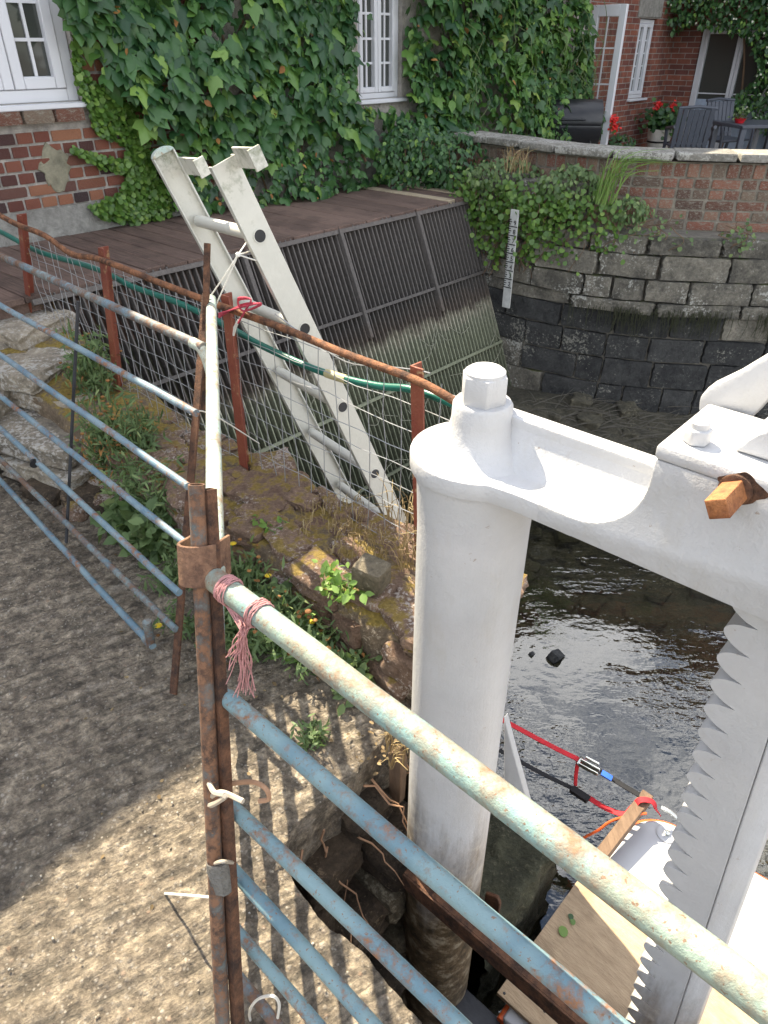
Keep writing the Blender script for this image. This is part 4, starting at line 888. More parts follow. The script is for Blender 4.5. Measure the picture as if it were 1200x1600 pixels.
bkt = thing('steel_bracket', 'small rusty bracket plate on the foot of the white column', 'bracket', Pn(770, 1400, 1.02))
MB().prism([(-.02, -.1), (.03, -.1), (.032, .06), (.02, .085), (-.02, .06)], Pn(764, 1420, 1.04), AX, UZ, NX * .012).build('plate', M['rust_dark'], bkt, .002)

# ------------------------------------------------------------------ work boat, plywood, straps
bo = thing('work_boat', 'white flat decked boat with orange rim floating behind the rack', 'boat', W(.3, 1.6, -1.25))
def deck_outline(off=0):
    o = []; a0, a1, n0_, n1_ = -.40 - off, 1.6, 1.02, 2.12 + off; r = .17
    for t in np.linspace(math.pi, math.pi / 2, 12): o.append((a0 + r + r * math.cos(t), n1_ - r - .05 + r * math.sin(t)))
    return [(a0, n0_)] + o + [(a1, n1_ + .03), (a1, n0_)]
MB().prism(deck_outline(0), Vector((0, 0, -1.36)), AX, NX, UZ * .405).build('deck', M['boat'], bo, .012, 3)
ol = deck_outline(.004); MB().tube([W(a, n, -.985) for a, n in ol[:-1]], .014, 10).build('rim', M['orange'], bo)
MB().lathe([(.042, 0), (.042, .004), (.038, .006), (.03, .005)], Pz(1042, 1303, -.955), 26).build('hatch_ring', M['boat'], bo)
MB().lathe([(.011, 0), (.011, .012), (.006, .014)], Pz(1042, 1303, -.951), 14).build('eye_bolt', M['chrome'], bo)
MB().tube(cat([Pz(1108, 1437, -.94), Pz(1112, 1432, -.915), Pz(1118, 1436, -.915), Pz(1120, 1442, -.94)], 5), .006, 8).build('deck_cleat', M['chrome'], bo)
py_ = thing('plywood_sheet', 'bare plywood sheet lying across the boat deck', 'plywood', W(.2, 1.3, -.94))
MB().hexa([W(-.45, 1.06, -.946), W(1.5, 1.06, -.946), W(1.5, 1.56, -.946), W(-.44, 1.60, -.946), W(-.45, 1.06, -.928), W(1.5, 1.06, -.928), W(1.5, 1.56, -.928), W(-.44, 1.60, -.928)]).build('sheet', M['ply'], py_, .0015)
lf = MB()
for x, y in ((880, 1455), (895, 1440), (892, 1432)):
    c = Pz(x, y, -.923); lf.add([c + Vector((r * math.cos(t), r * 1.2 * math.sin(t), .002 * math.cos(2 * t))) for r in (.017 if x == 880 else .010,) for t in np.linspace(0, 6.28, 9)[:-1]], [tuple(range(8))])
fo_ = lf.build('fallen_leaves', M['ivy']); tag(fo_, 'few green leaves fallen on the plywood', 'leaves', kind='stuff')
for x, y in ((782, 1548), (845, 1576)): MB().lathe([(.005, 0), (.004, .002)], Pz(x + 6, y + 4, -.928), 8).build('screw', M['steel'], py_)
bt = thing('timber_batten', 'rough timber batten lashed along the side of the boat', 'timber', Pz(940, 1340, -.93))
t0, t1 = Pz(928, 1352, -.9), Pz(1012, 1243, -.86); dd = (t1 - t0).normalized(); sx = dd.cross(UZ).normalized(); MB().box((t0 + t1) / 2, sx * .024, sx.cross(dd) * .022, (t1 - t0) / 2).build('batten', M['batten'], bt, .003)
def strap_of(pts, w, m, parent, name='webbing', lift=.0015):
    P_ = cat(pts, 6); g = MB(); vs = []
    for i, p in enumerate(P_):
        t = (P_[min(i + 1, len(P_) - 1)] - P_[max(0, i - 1)]).normalized(); s = t.cross(UZ); s = (s if s.length > .1 else t.orthogonal()).normalized(); u = s.cross(t)
        vs += [p - s * w - u * lift, p + s * w - u * lift, p + s * w + u * lift, p - s * w + u * lift]
    m_ = len(P_); fs = [(3, 2, 1, 0), tuple(4 * m_ - 4 + j for j in range(4))] + [(i * 4 + j, i * 4 + (j + 1) % 4, i * 4 + 4 + (j + 1) % 4, i * 4 + 4 + j) for i in range(m_ - 1) for j in range(4)]
    return g.add(vs, fs).build(name, m, parent)
s1_ = thing('ratchet_strap', 'red ratchet strap from the column towards the timber batten, silver ratchet', 'strap', Pz(925, 1197, -.8), 'ratchet straps')
strap_of([Pz(780, 1122, -.72), Pz(860, 1165, -.77), Pz(915, 1192, -.8)], .012, M['strap_red'], s1_); strap_of([Pz(930, 1200, -.8), Pz(975, 1228, -.83), Pz(1012, 1250, -.85)], .012, M['strap_black'], s1_)
c0, c1 = Pz(906, 1188, -.79), Pz(938, 1205, -.79); d_ = (c1 - c0).normalized(); sd = d_.cross(UZ).normalized()
MB().box((c0 + c1) / 2, d_ * .042, sd * .004, UZ * .012).box((c0 + c1) / 2 + sd * .022, d_ * .042, sd * .003, UZ * .01).box((c0 + c1) / 2 + sd * -.02 + UZ * .01, d_ * .03, sd * .005, UZ * .006).tube([c0 - sd * .02, c0 + sd * .025], .007, 8).build('ratchet', M['chrome'], s1_, .002)
strap_of([Pz(940, 1207, -.795), Pz(950, 1213, -.80), Pz(956, 1217, -.805)], .013, M['blue_tag'], s1_, 'blue_tag', .003); strap_of([Pz(903, 1190, -.8), Pz(900, 1210, -.87), Pz(899, 1228, -.93)], .008, M['strap_red'], s1_, 'loose_end')
s2_ = thing('ratchet_strap', 'lower black strap with red end looped round the timber batten', 'strap', Pz(910, 1247, -.9), 'ratchet straps')
strap_of([Pz(780, 1172, -.86), Pz(840, 1205, -.9), Pz(895, 1232, -.93)], .010, M['strap_black'], s2_); strap_of([Pz(918, 1245, -.93), Pz(945, 1262, -.92), Pz(975, 1272, -.9), Pz(988, 1262, -.87), Pz(1000, 1250, -.83), Pz(1018, 1252, -.83), Pz(1026, 1264, -.86), Pz(1030, 1272, -.9)], .012, M['strap_red'], s2_)
MB().box(Pz(906, 1241, -.925), (Pz(920, 1250, -.925) - Pz(893, 1232, -.925)) / 2, Vector((.012, .012, 0)), UZ * .01).build('buckle', M['strap_black'], s2_, .002)
MB().tube(cat([Pz(1033, 1262, -.87), Pz(1046, 1268, -.87), Pz(1058, 1278, -.88)], 4), .012, 8, flat=.5).build('ratchet', M['chrome'], s2_)
orp = thing('orange_cord', 'orange cord looped beside the timber batten', 'cord', Pz(940, 1290, -.93)); MB().tube(cat([Pz(912, 1309, -1.0), Pz(935, 1297, -.95), Pz(955, 1283, -.9), Pz(985, 1274, -.86), Pz(1010, 1271, -.86)], 6), .0055, 8).build('cord', M['orange'], orp)
rk_ = thing('water_stone', 'small dark stone breaking the water surface among rings', 'stone', Pz(868, 1027, WATER)); x, y, z = rot_frame(.7, .5, 1)
place('stone_body', piece_mesh('stone_body', M['stone_dark'], k=5, rnd=.1, amp=.08, seed=9), rk_, Pz(868, 1026, WATER + .005), x * .085, y * .06, z * .06)
rk_ = thing('water_stone', 'tiny dark pebble breaking the water left of the ringed stone', 'stone', Pz(831, 1022, WATER)); place('stone_body', bpy.data.objects['water_stone'].children[0].data, rk_, Pz(831, 1022, WATER), x * .04, y * .022, z * .02)
# ------------------------------------------------------------------ twine, string, cable ties
def cord(name, label, catg, pts, r, m, group=None, k=6, sm=6):
    P_ = [Vector(p) for p in pts]; t = thing(name, label, catg, P_[0], group); MB().tube(cat(P_, sm), r, k).build('strand', m, t); return t
def coil(c, axis_, r, turns, pitch, k=14):
    axis_ = axis_.normalized(); x = axis_.orthogonal().normalized(); y = axis_.cross(x)
    return [c + axis_ * (pitch * i / k) + (x * math.cos(2 * math.pi * i / k) + y * math.sin(2 * math.pi * i / k)) * r for i in range(int(turns * k) + 1)]
r0, rd = rails[0][0], rails[0][1].normalized()
tw = thing('pink_twine', 'frayed faded pink twine tied round the top rail beside the clamp', 'twine', r0 + rd * .1)
tr_n = random.Random(21)
for at_, tn in ((.030, 12), (.115, 8)):
    for q in range(tn): MB().tube(coil(r0 + rd * (at_ + .0016 * q) , (rd + Vector((tr_n.uniform(-.35, .35), tr_n.uniform(-.1, .3), tr_n.uniform(-.3, .1)))), .0225 + .0016 * tr_n.random(), 1.05, .004), .0013, 5).build('loop', M['pinktwine'], tw)
kn = r0 + rd * .105 + Vector((-.012, -.02, -.022))
for q in range(36):
    p = kn + Vector((tr_n.uniform(-.008, .008), tr_n.uniform(-.008, .008), tr_n.uniform(-.006, .008))); pts = [r0 + rd * tr_n.uniform(.03, .12) + Vector((0, -.02, -.018)), p]; L = tr_n.uniform(.05, .17); vx_ = tr_n.uniform(-.018, .012)
    for s in range(1, 5): pts.append(kn + Vector((-.004 * s + vx_ * s / 3 + tr_n.uniform(-.005, .005), tr_n.uniform(-.008, .004), -L * s / 4)))
    MB().tube(cat(pts, 3), tr_n.uniform(.0006, .0013), 4).build('fibre', M['pinktwine'], tw)
c3 = Pn(352, 470, 1.49)
ct = thing('crimson_twine', 'crimson twine knotted round the fence post beside the ladder', 'twine', c3)
for q in range(3): MB().tube(cat([Pn(x, y, 1.44 + .01 * q) for x, y in ((342, 490 + q * 3), (362, 484), (385, 478 - q * 2), (408, 474 + q), (380, 486), (372, 466 + q * 2), (392, 468), (384, 484), (372, 505))], 5), .0032, 6).build('strand', M['redtwine'], ct)
MB().tube([Pn(373, 500, 1.45), Pn(367, 512, 1.45), Pn(365, 524, 1.45)], [.005, .006, .004], 6).build('frayed_end', M['tie'], ct)
kq = PD(372, 398, 2.2)
stg = thing('white_string', 'white string tying the cream gate end to the ladder rung', 'string', fa)
for p0, p1 in ((fa + UZ * .012, kq), (fa + Vector((.012, 0, -.02)), kq), (kq, S2 - wv * .05), (kq, S2 + axis * .1 - wv * .02), (kq, S2 + axis * .06 + wv * -.1)): MB().tube([p0, (Vector(p0) + Vector(p1)) / 2 - UZ * .002, p1], .0024, 6).build('strand', M['tie'], stg)
MB().lathe([(.002, -.008), (.008, -.004), (.008, .004), (.002, .008)], kq, 8).build('knot', M['tie'], stg)
cord('white_string', 'white string slanting from the rusty stake to the rubble wall', 'string', [Pz(296, 648, .78), Pz(312, 642, .78), Pn(345, 655, 1.2), Pn(405, 693, 1.47)], .0024, M['tie'])
cord('cable_tie', 'long white cable tie end poking out left of the rusty post', 'cable tie', [Pn(330, 1402, .34), Pn(270, 1397, .33), Pn(210, 1394, .325), Pn(182, 1395, .32)], .0028, M['tie'], 'cable ties')
cord('cable_tie', 'white cable tie drooping round the lower post like a loop', 'cable tie', [Pn(330, 1402, .335), Pn(331, 1430, .325), Pn(343, 1456, .315), Pn(361, 1462, .31)], .0028, M['tie'], 'cable ties')
cord('cable_tie', 'dirty cable tie round the post at the third rail', 'cable tie', [Pn(324, 1362, .345), Pn(330, 1352, .335), Pn(347, 1346, .33), Pn(364, 1348, .36)], .0034, M['tie_old'], 'cable ties')
cord('cable_tie', 'pale ring shaped cable tie round the lowest rail at the picture bottom', 'cable tie', [Pn(392, 1600, .30), Pn(390, 1580, .295), Pn(402, 1562, .29), Pn(425, 1556, .29), Pn(436, 1568, .30), Pn(434, 1590, .31)], .0028, M['tie'], 'cable ties')
cord('old_rope', 'stiff beige rope hooked round the post at the second rail', 'rope', [Pn(326, 1222, .375), Pn(335, 1238, .365), Pn(352, 1244, .36), Pn(330, 1258, .36), Pn(326, 1250, .37), Pn(345, 1238, .37), Pn(380, 1252, .38)], .0048, M['tie_old'])
cord('old_rope', 'stiff brown rope end curving out right of the post above the path', 'rope', [Pn(362, 1224, .41), Pn(395, 1222, .42), Pn(415, 1232, .42), Pn(420, 1248, .42), Pn(405, 1252, .41)], .0045, M['root'])
MBp = MB().tube([T1.lerp(B1, .585) + Vector((.008, 0, 0)), T1.lerp(B1, .60) + Vector((.008, 0, 0)), T1.lerp(B1, .635) + Vector((.01, 0, 0))], [.0195, .0215, .019], 14)
jw = MBp.build('torn_tape', m_mortar('grey_tape', (.2, .19, .17)), gp_, noise=.008, nscale=40)

# ------------------------------------------------------------------ foliage
LOBED = ([(0, 0, 0), (.22, .10, -.02), (.50, -.10, -.10), (.56, -.46, -.14), (.30, -.50, -.04), (.17, -.80, -.08), (0, -1.08, -.16), (-.17, -.80, -.08), (-.30, -.50, -.04), (-.56, -.46, -.14), (-.50, -.10, -.10), (-.22, .10, -.02), (0, -.45, .05)], [(12, i, (i + 1) % 12) for i in range(12)])
OVAL = ([(0, 0, 0), (.26, -.25, .05), (.30, -.55, .04), (0, -1, -.08), (-.30, -.55, .04), (-.26, -.25, .05), (0, -.45, -.03)], [(6, i, (i + 1) % 6) for i in range(6)])
ROUND = ([(0, 0, 0), (.36, .02, .02), (.5, -.36, .05), (.34, -.74, .0), (0, -.9, -.04), (-.34, -.74, .0), (-.5, -.36, .05), (-.36, .02, .02), (0, -.4, -.03)], [(8, i, (i + 1) % 8) for i in range(8)])
LANCE = ([(0, 0, 0), (.11, -.3, .03), (.08, -.7, .0), (0, -1, -.1), (-.08, -.7, .0), (-.11, -.3, .03)], [(0, 1, 5), (1, 2, 4), (1, 4, 5), (2, 3, 4)])
def leaf_frames(n, facing, droop=1.0, spread=.5, rng=RNG):
    """x,y,z leaf axes: z faces 'facing' roughly, -y (the tip) hangs down"""
    f_ = np.tile(np.asarray(facing, float), (n, 1)) if np.ndim(facing) == 1 else np.asarray(facing, float)
    z = f_ + rng.normal(0, spread, (n, 3)); z /= np.linalg.norm(z, axis=1, keepdims=True)
    dn = np.tile([0, 0, -droop], (n, 1)) + rng.normal(0, .45, (n, 3)); t = dn - z * (dn * z).sum(1, keepdims=True); t /= np.linalg.norm(t, axis=1, keepdims=True) + 1e-9
    y = -t; x = np.cross(y, z); return x, y, z
def leaf_mesh(name, P, sizes, shape, m, facing=(0, 0, 1), droop=1.0, spread=.5, rng=RNG):
    S, Fs = np.array(shape[0]), np.array(shape[1]); P = np.asarray(P, float); n = len(P); sizes = np.asarray(sizes, float).reshape(-1, 1)
    x, y, z = leaf_frames(n, facing, droop, spread, rng)
    V = P[:, None, :] + sizes[:, :, None] * (S[None, :, 0:1] * x[:, None, :] + S[None, :, 1:2] * y[:, None, :] + S[None, :, 2:3] * z[:, None, :])
    k = len(S); Fq = (Fs[None] + (np.arange(n) * k)[:, None, None]).reshape(-1, 3)
    return arrmesh(name, V.reshape(-1, 3), Fq, m)
def leaf_obj(name, parent, P, sizes, shape, m, **kw):
    P = np.asarray(P, float) - np.array(wloc(parent)) if parent else np.asarray(P, float)
    o = link(name, leaf_mesh(name, P, sizes, shape, m, **kw), parent); o['kind'] = 'stuff'; return o

# creeper over the long house
BIG = [(104, -400), (112, 20), (140, 80), (160, 122), (205, 150), (225, 210), (262, 322), (330, 326), (420, 322), (520, 306), (600, 284), (650, 262), (760, 235), (800, 225), (925, 212), (925, -400)]
SMALL = [(112, 45), (128, 55), (134, 110), (150, 128), (200, 140), (245, 215), (275, 335), (200, 352), (160, 340), (140, 322), (190, 300), (198, 268), (160, 262), (112, 236), (112, 228), (150, 238), (196, 250), (200, 230), (150, 205), (138, 170), (128, 150), (116, 110)]
GAPS = [[(128, 72), (150, 92), (168, 124), (135, 118)], [(300, 190), (318, 195), (316, 222), (306, 222)], [(560, 240), (580, 232), (590, 262), (566, 284)]]
MWP = [(549, -40), (630, -40), (626, 165), (560, 165)]
cr = thing('creeper', 'dense green creeper covering the long house wall around the windows', 'creeper', W(AW, 5.5, .62))
N0 = 26000; rg = np.random.default_rng(5)
nn = 2.3 + rg.random(N0) * 7.1; zz = .60 + rg.random(N0) ** 1.0 * 3.62
hi_ = zz > 2.5; keep = ~hi_ | (rg.random(N0) < .25); nn, zz, hi_ = nn[keep], zz[keep], hi_[keep]
pq = np.stack([nn, zz, nn * 0], 1); bul = .08 + .22 * (fbm(pq, 1.9, 3, 5) + .45) + .07 * fbm(pq, 5, 2, 6); bul = np.maximum(bul, .03)
bul += np.clip((nn - 5.9) / 1.2, 0, 1) * .16 + np.clip(1.1 - zz, 0, .5) * np.clip((nn - 4) / 2, 0, 1) * .5
lay = rg.random(len(nn)); dep = bul * (1 - .55 * lay ** 2)
ok = np.zeros(len(nn), bool); small = np.zeros(len(nn), bool)
for i in range(len(nn)):
    p = W(AW + dep[i], nn[i], zz[i]); x, y = pix(p)
    if hi_[i]: ok[i] = nn[i] > 2.68 or zz[i] > 2.75; continue
    if any(inpoly(x, y, g_) for g_ in GAPS) and rg.random() < .92: continue
    if MW[0] - .04 < nn[i] < MW[1] + .03 and zz[i] > MW[2] - .06:
        e = min(nn[i] - MW[0], MW[1] - nn[i]); 
        if e > .03 or rg.random() < .6: continue
    if inpoly(x, y, MWP) and rg.random() < .97: continue
    if inpoly(x, y, SMALL): small[i] = True; ok[i] = True
    elif inpoly(x, y, BIG): ok[i] = True
gapn = fbm(np.stack([nn, zz, nn * 0], 1), 3.4, 3, 123); ok &= (nn < 9.2) & ~((gapn < -.3) & (rg.random(len(nn)) < .7) & ~hi_ & ~small)
nn, zz, dep, small, hi_ = nn[ok], zz[ok], dep[ok], small[ok], hi_[ok]
dep[small] = .02 + .05 * rg.random(small.sum())
thin = ~small | (rg.random(len(nn)) < 1.0); X = np.stack([(AW + dep) * .743 + nn * .669, -(AW + dep) * .669 + nn * .743, zz], 1)
big = ~small; FACE = np.array([.743, -.669, .55])
sz = np.where(hi_, .2, .045 + .105 * rg.random(len(nn)) ** 1.7) * np.where((zz < 1.0) & ~hi_, .72, 1) * np.where(nn > 6.2, .9, 1)
order = np.argsort(-(sz * big * (zz < 2.1) * (dep > .14) / (1 + .12 * nn)))
sel = order[:300]; rest = np.ones(len(nn), bool); rest[sel] = False
tone = fbm(np.stack([nn, zz, nn * 0], 1), 2.6, 3, 91) + rg.normal(0, .22, len(nn)); lite = tone > .22; oval = rg.random(len(nn)) < .22
for nm_, msk, shp, mt in (('foliage', ~lite & ~oval, LOBED, 'ivy'), ('foliage', ~lite & oval, OVAL, 'ivy'), ('foliage', lite & ~oval, LOBED, 'ivy_light'), ('foliage', lite & oval, OVAL, 'ivy_light')):
    q_ = big & rest & msk; leaf_obj(nm_, cr, X[q_], sz[q_], shp, M[mt], facing=FACE, spread=.55, rng=rg)
dq = big & rest & (rg.random(len(nn)) < .012); leaf_obj('dead_leaves', cr, X[dq] + np.array([.03, -.03, 0]), sz[dq] * .6, OVAL, M['brown'], facing=FACE, spread=.6, rng=rg)
e_n = 4600; sm_i = np.where(small)[0]; smp = rg.choice(sm_i, e_n); Xs = X[smp] + rg.normal(0, .03, (e_n, 3)) * np.array([.669, .743, 1]); 
kp = np.array([inpoly(*pix(p), SMALL) for p in Xs]); Xs = Xs[kp]
leaf_obj('small_foliage', cr, Xs, .022 + .022 * rg.random(len(Xs)), ROUND, M['ivy_small'], facing=FACE, spread=.35, rng=rg)
lm = [leaf_mesh('leaf', np.zeros((1, 3)), [1], LOBED, M['ivy'], facing=(0, 0, 1), droop=0, spread=.0) for _ in range(1)]
for i_ in range(1, 4):
    m2 = lm[0].copy(); m2.name = 'leaf'; co = np.array(LOBED[0]); co[:, 2] += .06 * np.sin(co[:, 0] * 4 + i_) + .05 * i_ * co[:, 1] ** 2; m2.vertices.foreach_set('co', co.ravel().astype(np.float32)); lm.append(m2)
co = np.array(LOBED[0]); lm[0].vertices.foreach_set('co', co.ravel().astype(np.float32))
fx, fy, fz = leaf_frames(300, FACE, 1.0, .3, rg)
for j, i in enumerate(sel): s = sz[i] * 1.08; place('leaf', lm[j % 4], cr, X[i], fx[j] * s, fy[j] * s, fz[j] * s)
vr = random.Random(4)
for i in range(26):   # tendrils hanging clear of the leaves
    n = vr.uniform(5.9, 8.8); z = vr.uniform(1.3, 2.2); dd_ = vr.uniform(.32, .5); pts = [W(AW + dd_ - .12, n, z)]
    for s in range(5): n += vr.uniform(-.08, .08); z -= vr.uniform(.04, .14); pts.append(W(AW + dd_ + vr.uniform(-.02, .04), n, z))
    MB().tube(cat(pts, 3), .0035, 5).build('tendril', M['stem'], cr)
for i in range(14):
    n, z = vr.choice((vr.uniform(2.9, 4.3), vr.uniform(6.2, 8.6))), .62; pts = []
    for s in range(9): pts.append(W(AW + .02, n, z)); n += vr.uniform(-.14, .2); z += vr.uniform(.12, .3)
    MB().tube(cat(pts, 3), .008, 6).build('stem', M['woody'], cr)
MB().tube(cat([Pa(575, 262, -4.75), Pa(560, 225, -4.8), Pa(556, 200, -4.85), Pa(570, 170, -4.9)], 4), .014, 7).build('stem', M['woody'], cr)

def plant(name, label, base, h, spread_, nl, size, shape, m, catg='plant', stems=8, lean=(0, 0, 0), heads=None, group=None, seed=0, stem_m='stem', droop=.3, dead=0):
    rg_ = np.random.default_rng(seed + 100); base = Vector(base); t = thing(name, label, catg, base, group); P = []; g = MB(); hp_ = []
    for s in range(stems):
        az, rr = rg_.random() * 6.28, rg_.random() ** .6 * spread_; tip = base + Vector((math.cos(az) * rr, math.sin(az) * rr, h * (.55 + .45 * rg_.random()) * (1 - .35 * (rr / max(spread_, .01)) ** 2))) + Vector(lean) * h
        mid_ = base.lerp(tip, .5) + Vector((rg_.normal(0, .02), rg_.normal(0, .02), h * .08)); pts = cat([base + Vector((math.cos(az), math.sin(az), 0)) * rr * .25, mid_, tip], 4); g.tube(pts, .0022 * (1 + h), 5); hp_.append(tip)
        for q in range(max(1, nl // stems)):
            u = rg_.random() ** .7; p = pts[min(int(u * (len(pts) - 1)), len(pts) - 1)]; P.append(tuple(p + Vector(rg_.normal(0, .12 * spread_ + .008, 3))))
    g.build('stem', M[stem_m], t)
    P = np.array(P); P[:, 2] = np.maximum(P[:, 2], base.z + .004); cut = len(P) - int(len(P) * dead)
    leaf_obj('foliage', t, P[:cut], size * (.6 + .7 * rg_.random(cut)), shape, M[m], facing=(.1, -.5, .9), droop=droop, spread=.7, rng=rg_)
    if dead: leaf_obj('dead_foliage', t, P[cut:], size * .6 * (.6 + .7 * rg_.random(len(P) - cut)), shape, M['brown'], facing=(.1, -.5, .9), droop=1, spread=.7, rng=rg_)
    if heads:
        for kind_, cnt_, r in heads:
            for q in range(cnt_):
                c = hp_[int(rg_.integers(len(hp_)))] + Vector(rg_.normal(0, .018, 3)) + UZ * .01
                if kind_ == 'yellow':
                    g = MB(); kq_ = 11
                    for w_ in range(kq_):
                        a1 = 6.283 * w_ / kq_; v0 = Vector((math.cos(a1), math.sin(a1), .25)); sd_ = Vector((-math.sin(a1), math.cos(a1), 0)); g.add([c, c + v0 * r - sd_ * r * .25, c + v0 * r * 1.1 + sd_ * r * .25], [(0, 1, 2)])
                    g.lathe([(r * .5, .0), (r * .45, r * .3), (r * .2, r * .45)], c, 8); g.build('flower', M['yellow'], t)
                else:
                    MB().lathe([(r * .3, -r * .6), (r * .9, -r * .2), (r, r * .2), (r * .6, r * .5)], c, 8).build('seed_head', M['brown' if kind_ == 'brown' else 'red'], t)
    return t
def gb_at(x, n, z=0.0):
    lo, hi = 500.0, 1590.0
    for _ in range(40):
        m_ = (lo + hi) / 2
        if an(Pz(x, m_, z))[1] > n: lo = m_
        else: hi = m_
    return Pz(x, lo, z)
# weeds along the foot of the rubble wall and the gates
fl = [('yellow', 3, .012), ('brown', 6, .008)]
plant('flowering_weed', 'yellow flowered fleabane just right of the rusty clamp', gb_at(368, 1.10), .27, .13, 520, .042, LANCE, 'weed', stems=26, heads=fl, seed=1)
plant('flowering_weed', 'fleabane with brown seed heads under the pink rubble stones', gb_at(405, 1.12), .27, .14, 560, .042, LANCE, 'weed', stems=26, heads=[('yellow', 2, .011), ('brown', 8, .008)], seed=2)
plant('flowering_weed', 'low grey green weed beside the top rail twine', gb_at(425, 1.07), .17, .13, 420, .04, LANCE, 'weed', stems=20, heads=[('yellow', 1, .01), ('brown', 3, .007)], seed=3)
plant('flowering_weed', 'dense green weed between the post and the rubble wall', gb_at(378, 1.0), .2, .15, 560, .042, LANCE, 'weed', stems=24, seed=4)
plant('flowering_weed', 'orange seed head weed growing below the rubble wall face', gb_at(472, 1.08), .19, .06, 140, .034, OVAL, 'bright', stems=10, heads=[('brown', 9, .011)], seed=5)
plant('flowering_weed', 'tangled weed with dry leaves against the middle of the rubble wall', gb_at(445, 1.12), .24, .11, 380, .04, OVAL, 'weed', stems=18, heads=[('brown', 4, .008)], seed=21, dead=.25)
plant('flowering_weed', 'feathery grey green weed at the right end of the flower clump', gb_at(500, 1.1), .2, .1, 420, .04, LANCE, 'weed', stems=20, heads=[('brown', 5, .008)], seed=31, dead=.1)
plant('flowering_weed', 'tall sprawling fleabane in the middle of the flower clump', gb_at(440, 1.05), .28, .13, 620, .042, LANCE, 'weed', stems=26, heads=[('yellow', 3, .012), ('brown', 6, .008)], seed=32)
plant('flowering_weed', 'low trailing weed hanging over the foot of the wall by the pit', gb_at(545, 1.1), .14, .1, 320, .036, OVAL, 'weed', stems=16, seed=33, dead=.15)
plant('seedling', 'bright green sprig on the lip of the rubble wall beside the loose stone', Pz(528, 930, .25), .1, .09, 90, .034, OVAL, 'bright', stems=8, seed=6)
plant('seedling', 'bright leaf sprig at the top of the weeds near the pink stones', Pz(425, 832, .22), .07, .06, 36, .03, OVAL, 'bright', stems=5, seed=7)
plant('seedling', 'round leaved seedling on the shady face of the rubble wall', gb_at(568, 1.12), .09, .03, 6, .05, ROUND, 'bright', stems=3, seed=8)
plant('grass_tuft', 'small green tuft on the bare earth in front of the pit', Pz(492, 1155, .0), .06, .05, 110, .034, LANCE, 'weed', stems=12, seed=9)
plant('flowering_weed', 'small yellow flowered weed at the foot of the rusty stake', Pz(285, 985, .0), .09, .09, 200, .034, LANCE, 'weed', stems=14, heads=[('yellow', 1, .012), ('brown', 2, .007)], seed=10)
plant('tall_weed', 'tall rusty brown and green weed behind the blue gate brace', gb_at(190, 1.22, .02), .55, .15, 1100, .046, LANCE, 'weed', stems=30, heads=[('brown', 26, .009)], seed=11, dead=.25)
plant('tall_weed', 'tall grey green weed growing through the mesh fence', gb_at(160, 1.42, .2), .5, .15, 900, .044, LANCE, 'weed', stems=26, heads=[('brown', 8, .008)], seed=12, dead=.12)
plant('tall_weed', 'upright weed with brown stalks between the brace and the stake', gb_at(225, 1.3, .1), .4, .15, 800, .044, LANCE, 'weed', stems=24, heads=[('brown', 8, .008)], seed=22, dead=.12)
plant('leafy_weed', 'broad leaved weed at the bottom of the stone steps', gb_at(200, 1.08), .2, .12, 240, .07, OVAL, 'weed', stems=18, seed=13)
plant('leafy_weed', 'green leafy weed left of the rusty stake', gb_at(245, 1.08), .22, .13, 320, .058, OVAL, 'weed', stems=20, seed=14)
plant('leafy_weed', 'bushy weed between the steps and the rubble wall', gb_at(240, 1.22, .08), .26, .18, 800, .042, LANCE, 'weed', stems=26, seed=15)
plant('leafy_weed', 'dark bushy weed at the left end of the rubble wall', gb_at(275, 1.2, .06), .24, .15, 640, .042, LANCE, 'weed', stems=24, seed=16)
plant('leafy_weed', 'shadowed weed tuft below the blue gate end', gb_at(275, 1.02), .15, .11, 300, .042, LANCE, 'weed', stems=16, seed=17)
def tuft(name, label, base, h, nbl, spr, m='dry', seed=0, r=.0016, lean=(0, 0, 0), grp=None):
    rg_ = random.Random(seed); t = thing(name, label, 'grass', base, grp); g = MB()
    for _ in range(nbl):
        az = rg_.uniform(0, 6.28); b = Vector(base) + Vector((rg_.uniform(-spr, spr), rg_.uniform(-spr, spr), 0)); L = h * rg_.uniform(.5, 1); o = Vector((math.cos(az), math.sin(az), 0)) * L * rg_.uniform(.2, .7) + Vector(lean) * L
        g.tube(cat([b, b + o * .3 + UZ * L * .6, b + o + UZ * L * .75], 3), [r, r, r, r, r * .7, r * .5, r * .3], 3)
    b_ = g.build('blades', M[m], t); b_['kind'] = 'stuff'; return t
tuft('dry_grass', 'straw coloured dry grass at the foot of the last fence post', Pz(648, 880, .27), .2, 60, .05, seed=1)
tuft('dry_grass', 'dry grass wisps standing through the mesh below the ladder', Pz(625, 815, .26), .2, 34, .05, seed=2)
tuft('dry_grass', 'matted dry grass on top of the rubble wall', Pz(520, 810, .255), .06, 120, .12, seed=3)
tuft('dry_grass', 'golden dry moss grass in the sunny patch of the rubble wall', Pz(560, 850, .26), .05, 130, .1, seed=4)
tuft('dry_grass', 'dead brown grass behind the top of the stone steps', Pz(75, 490, .45), .22, 120, .16, seed=5)
tuft('dry_grass', 'bleached grass on the bank at the left picture edge', Pz(20, 455, .5), .16, 90, .16, seed=6)
tuft('dry_grass', 'dry wisps on the broken earth edge left of the white column', Pz(635, 1175, 0), .1, 60, .06, seed=7, lean=(.2, -.2, 0))
tuft('long_grass', 'long arching green grass on top of the stone pool wall', (1.62, 5.62, .72), .55, 46, .07, 'bright', 8, .003, (.35, -.1, -.1))
tuft('long_grass', 'pale grass wisps on the ledge above the gauge board', (1.05, 6.2, .85), .28, 30, .1, 'dry', 9, .002)
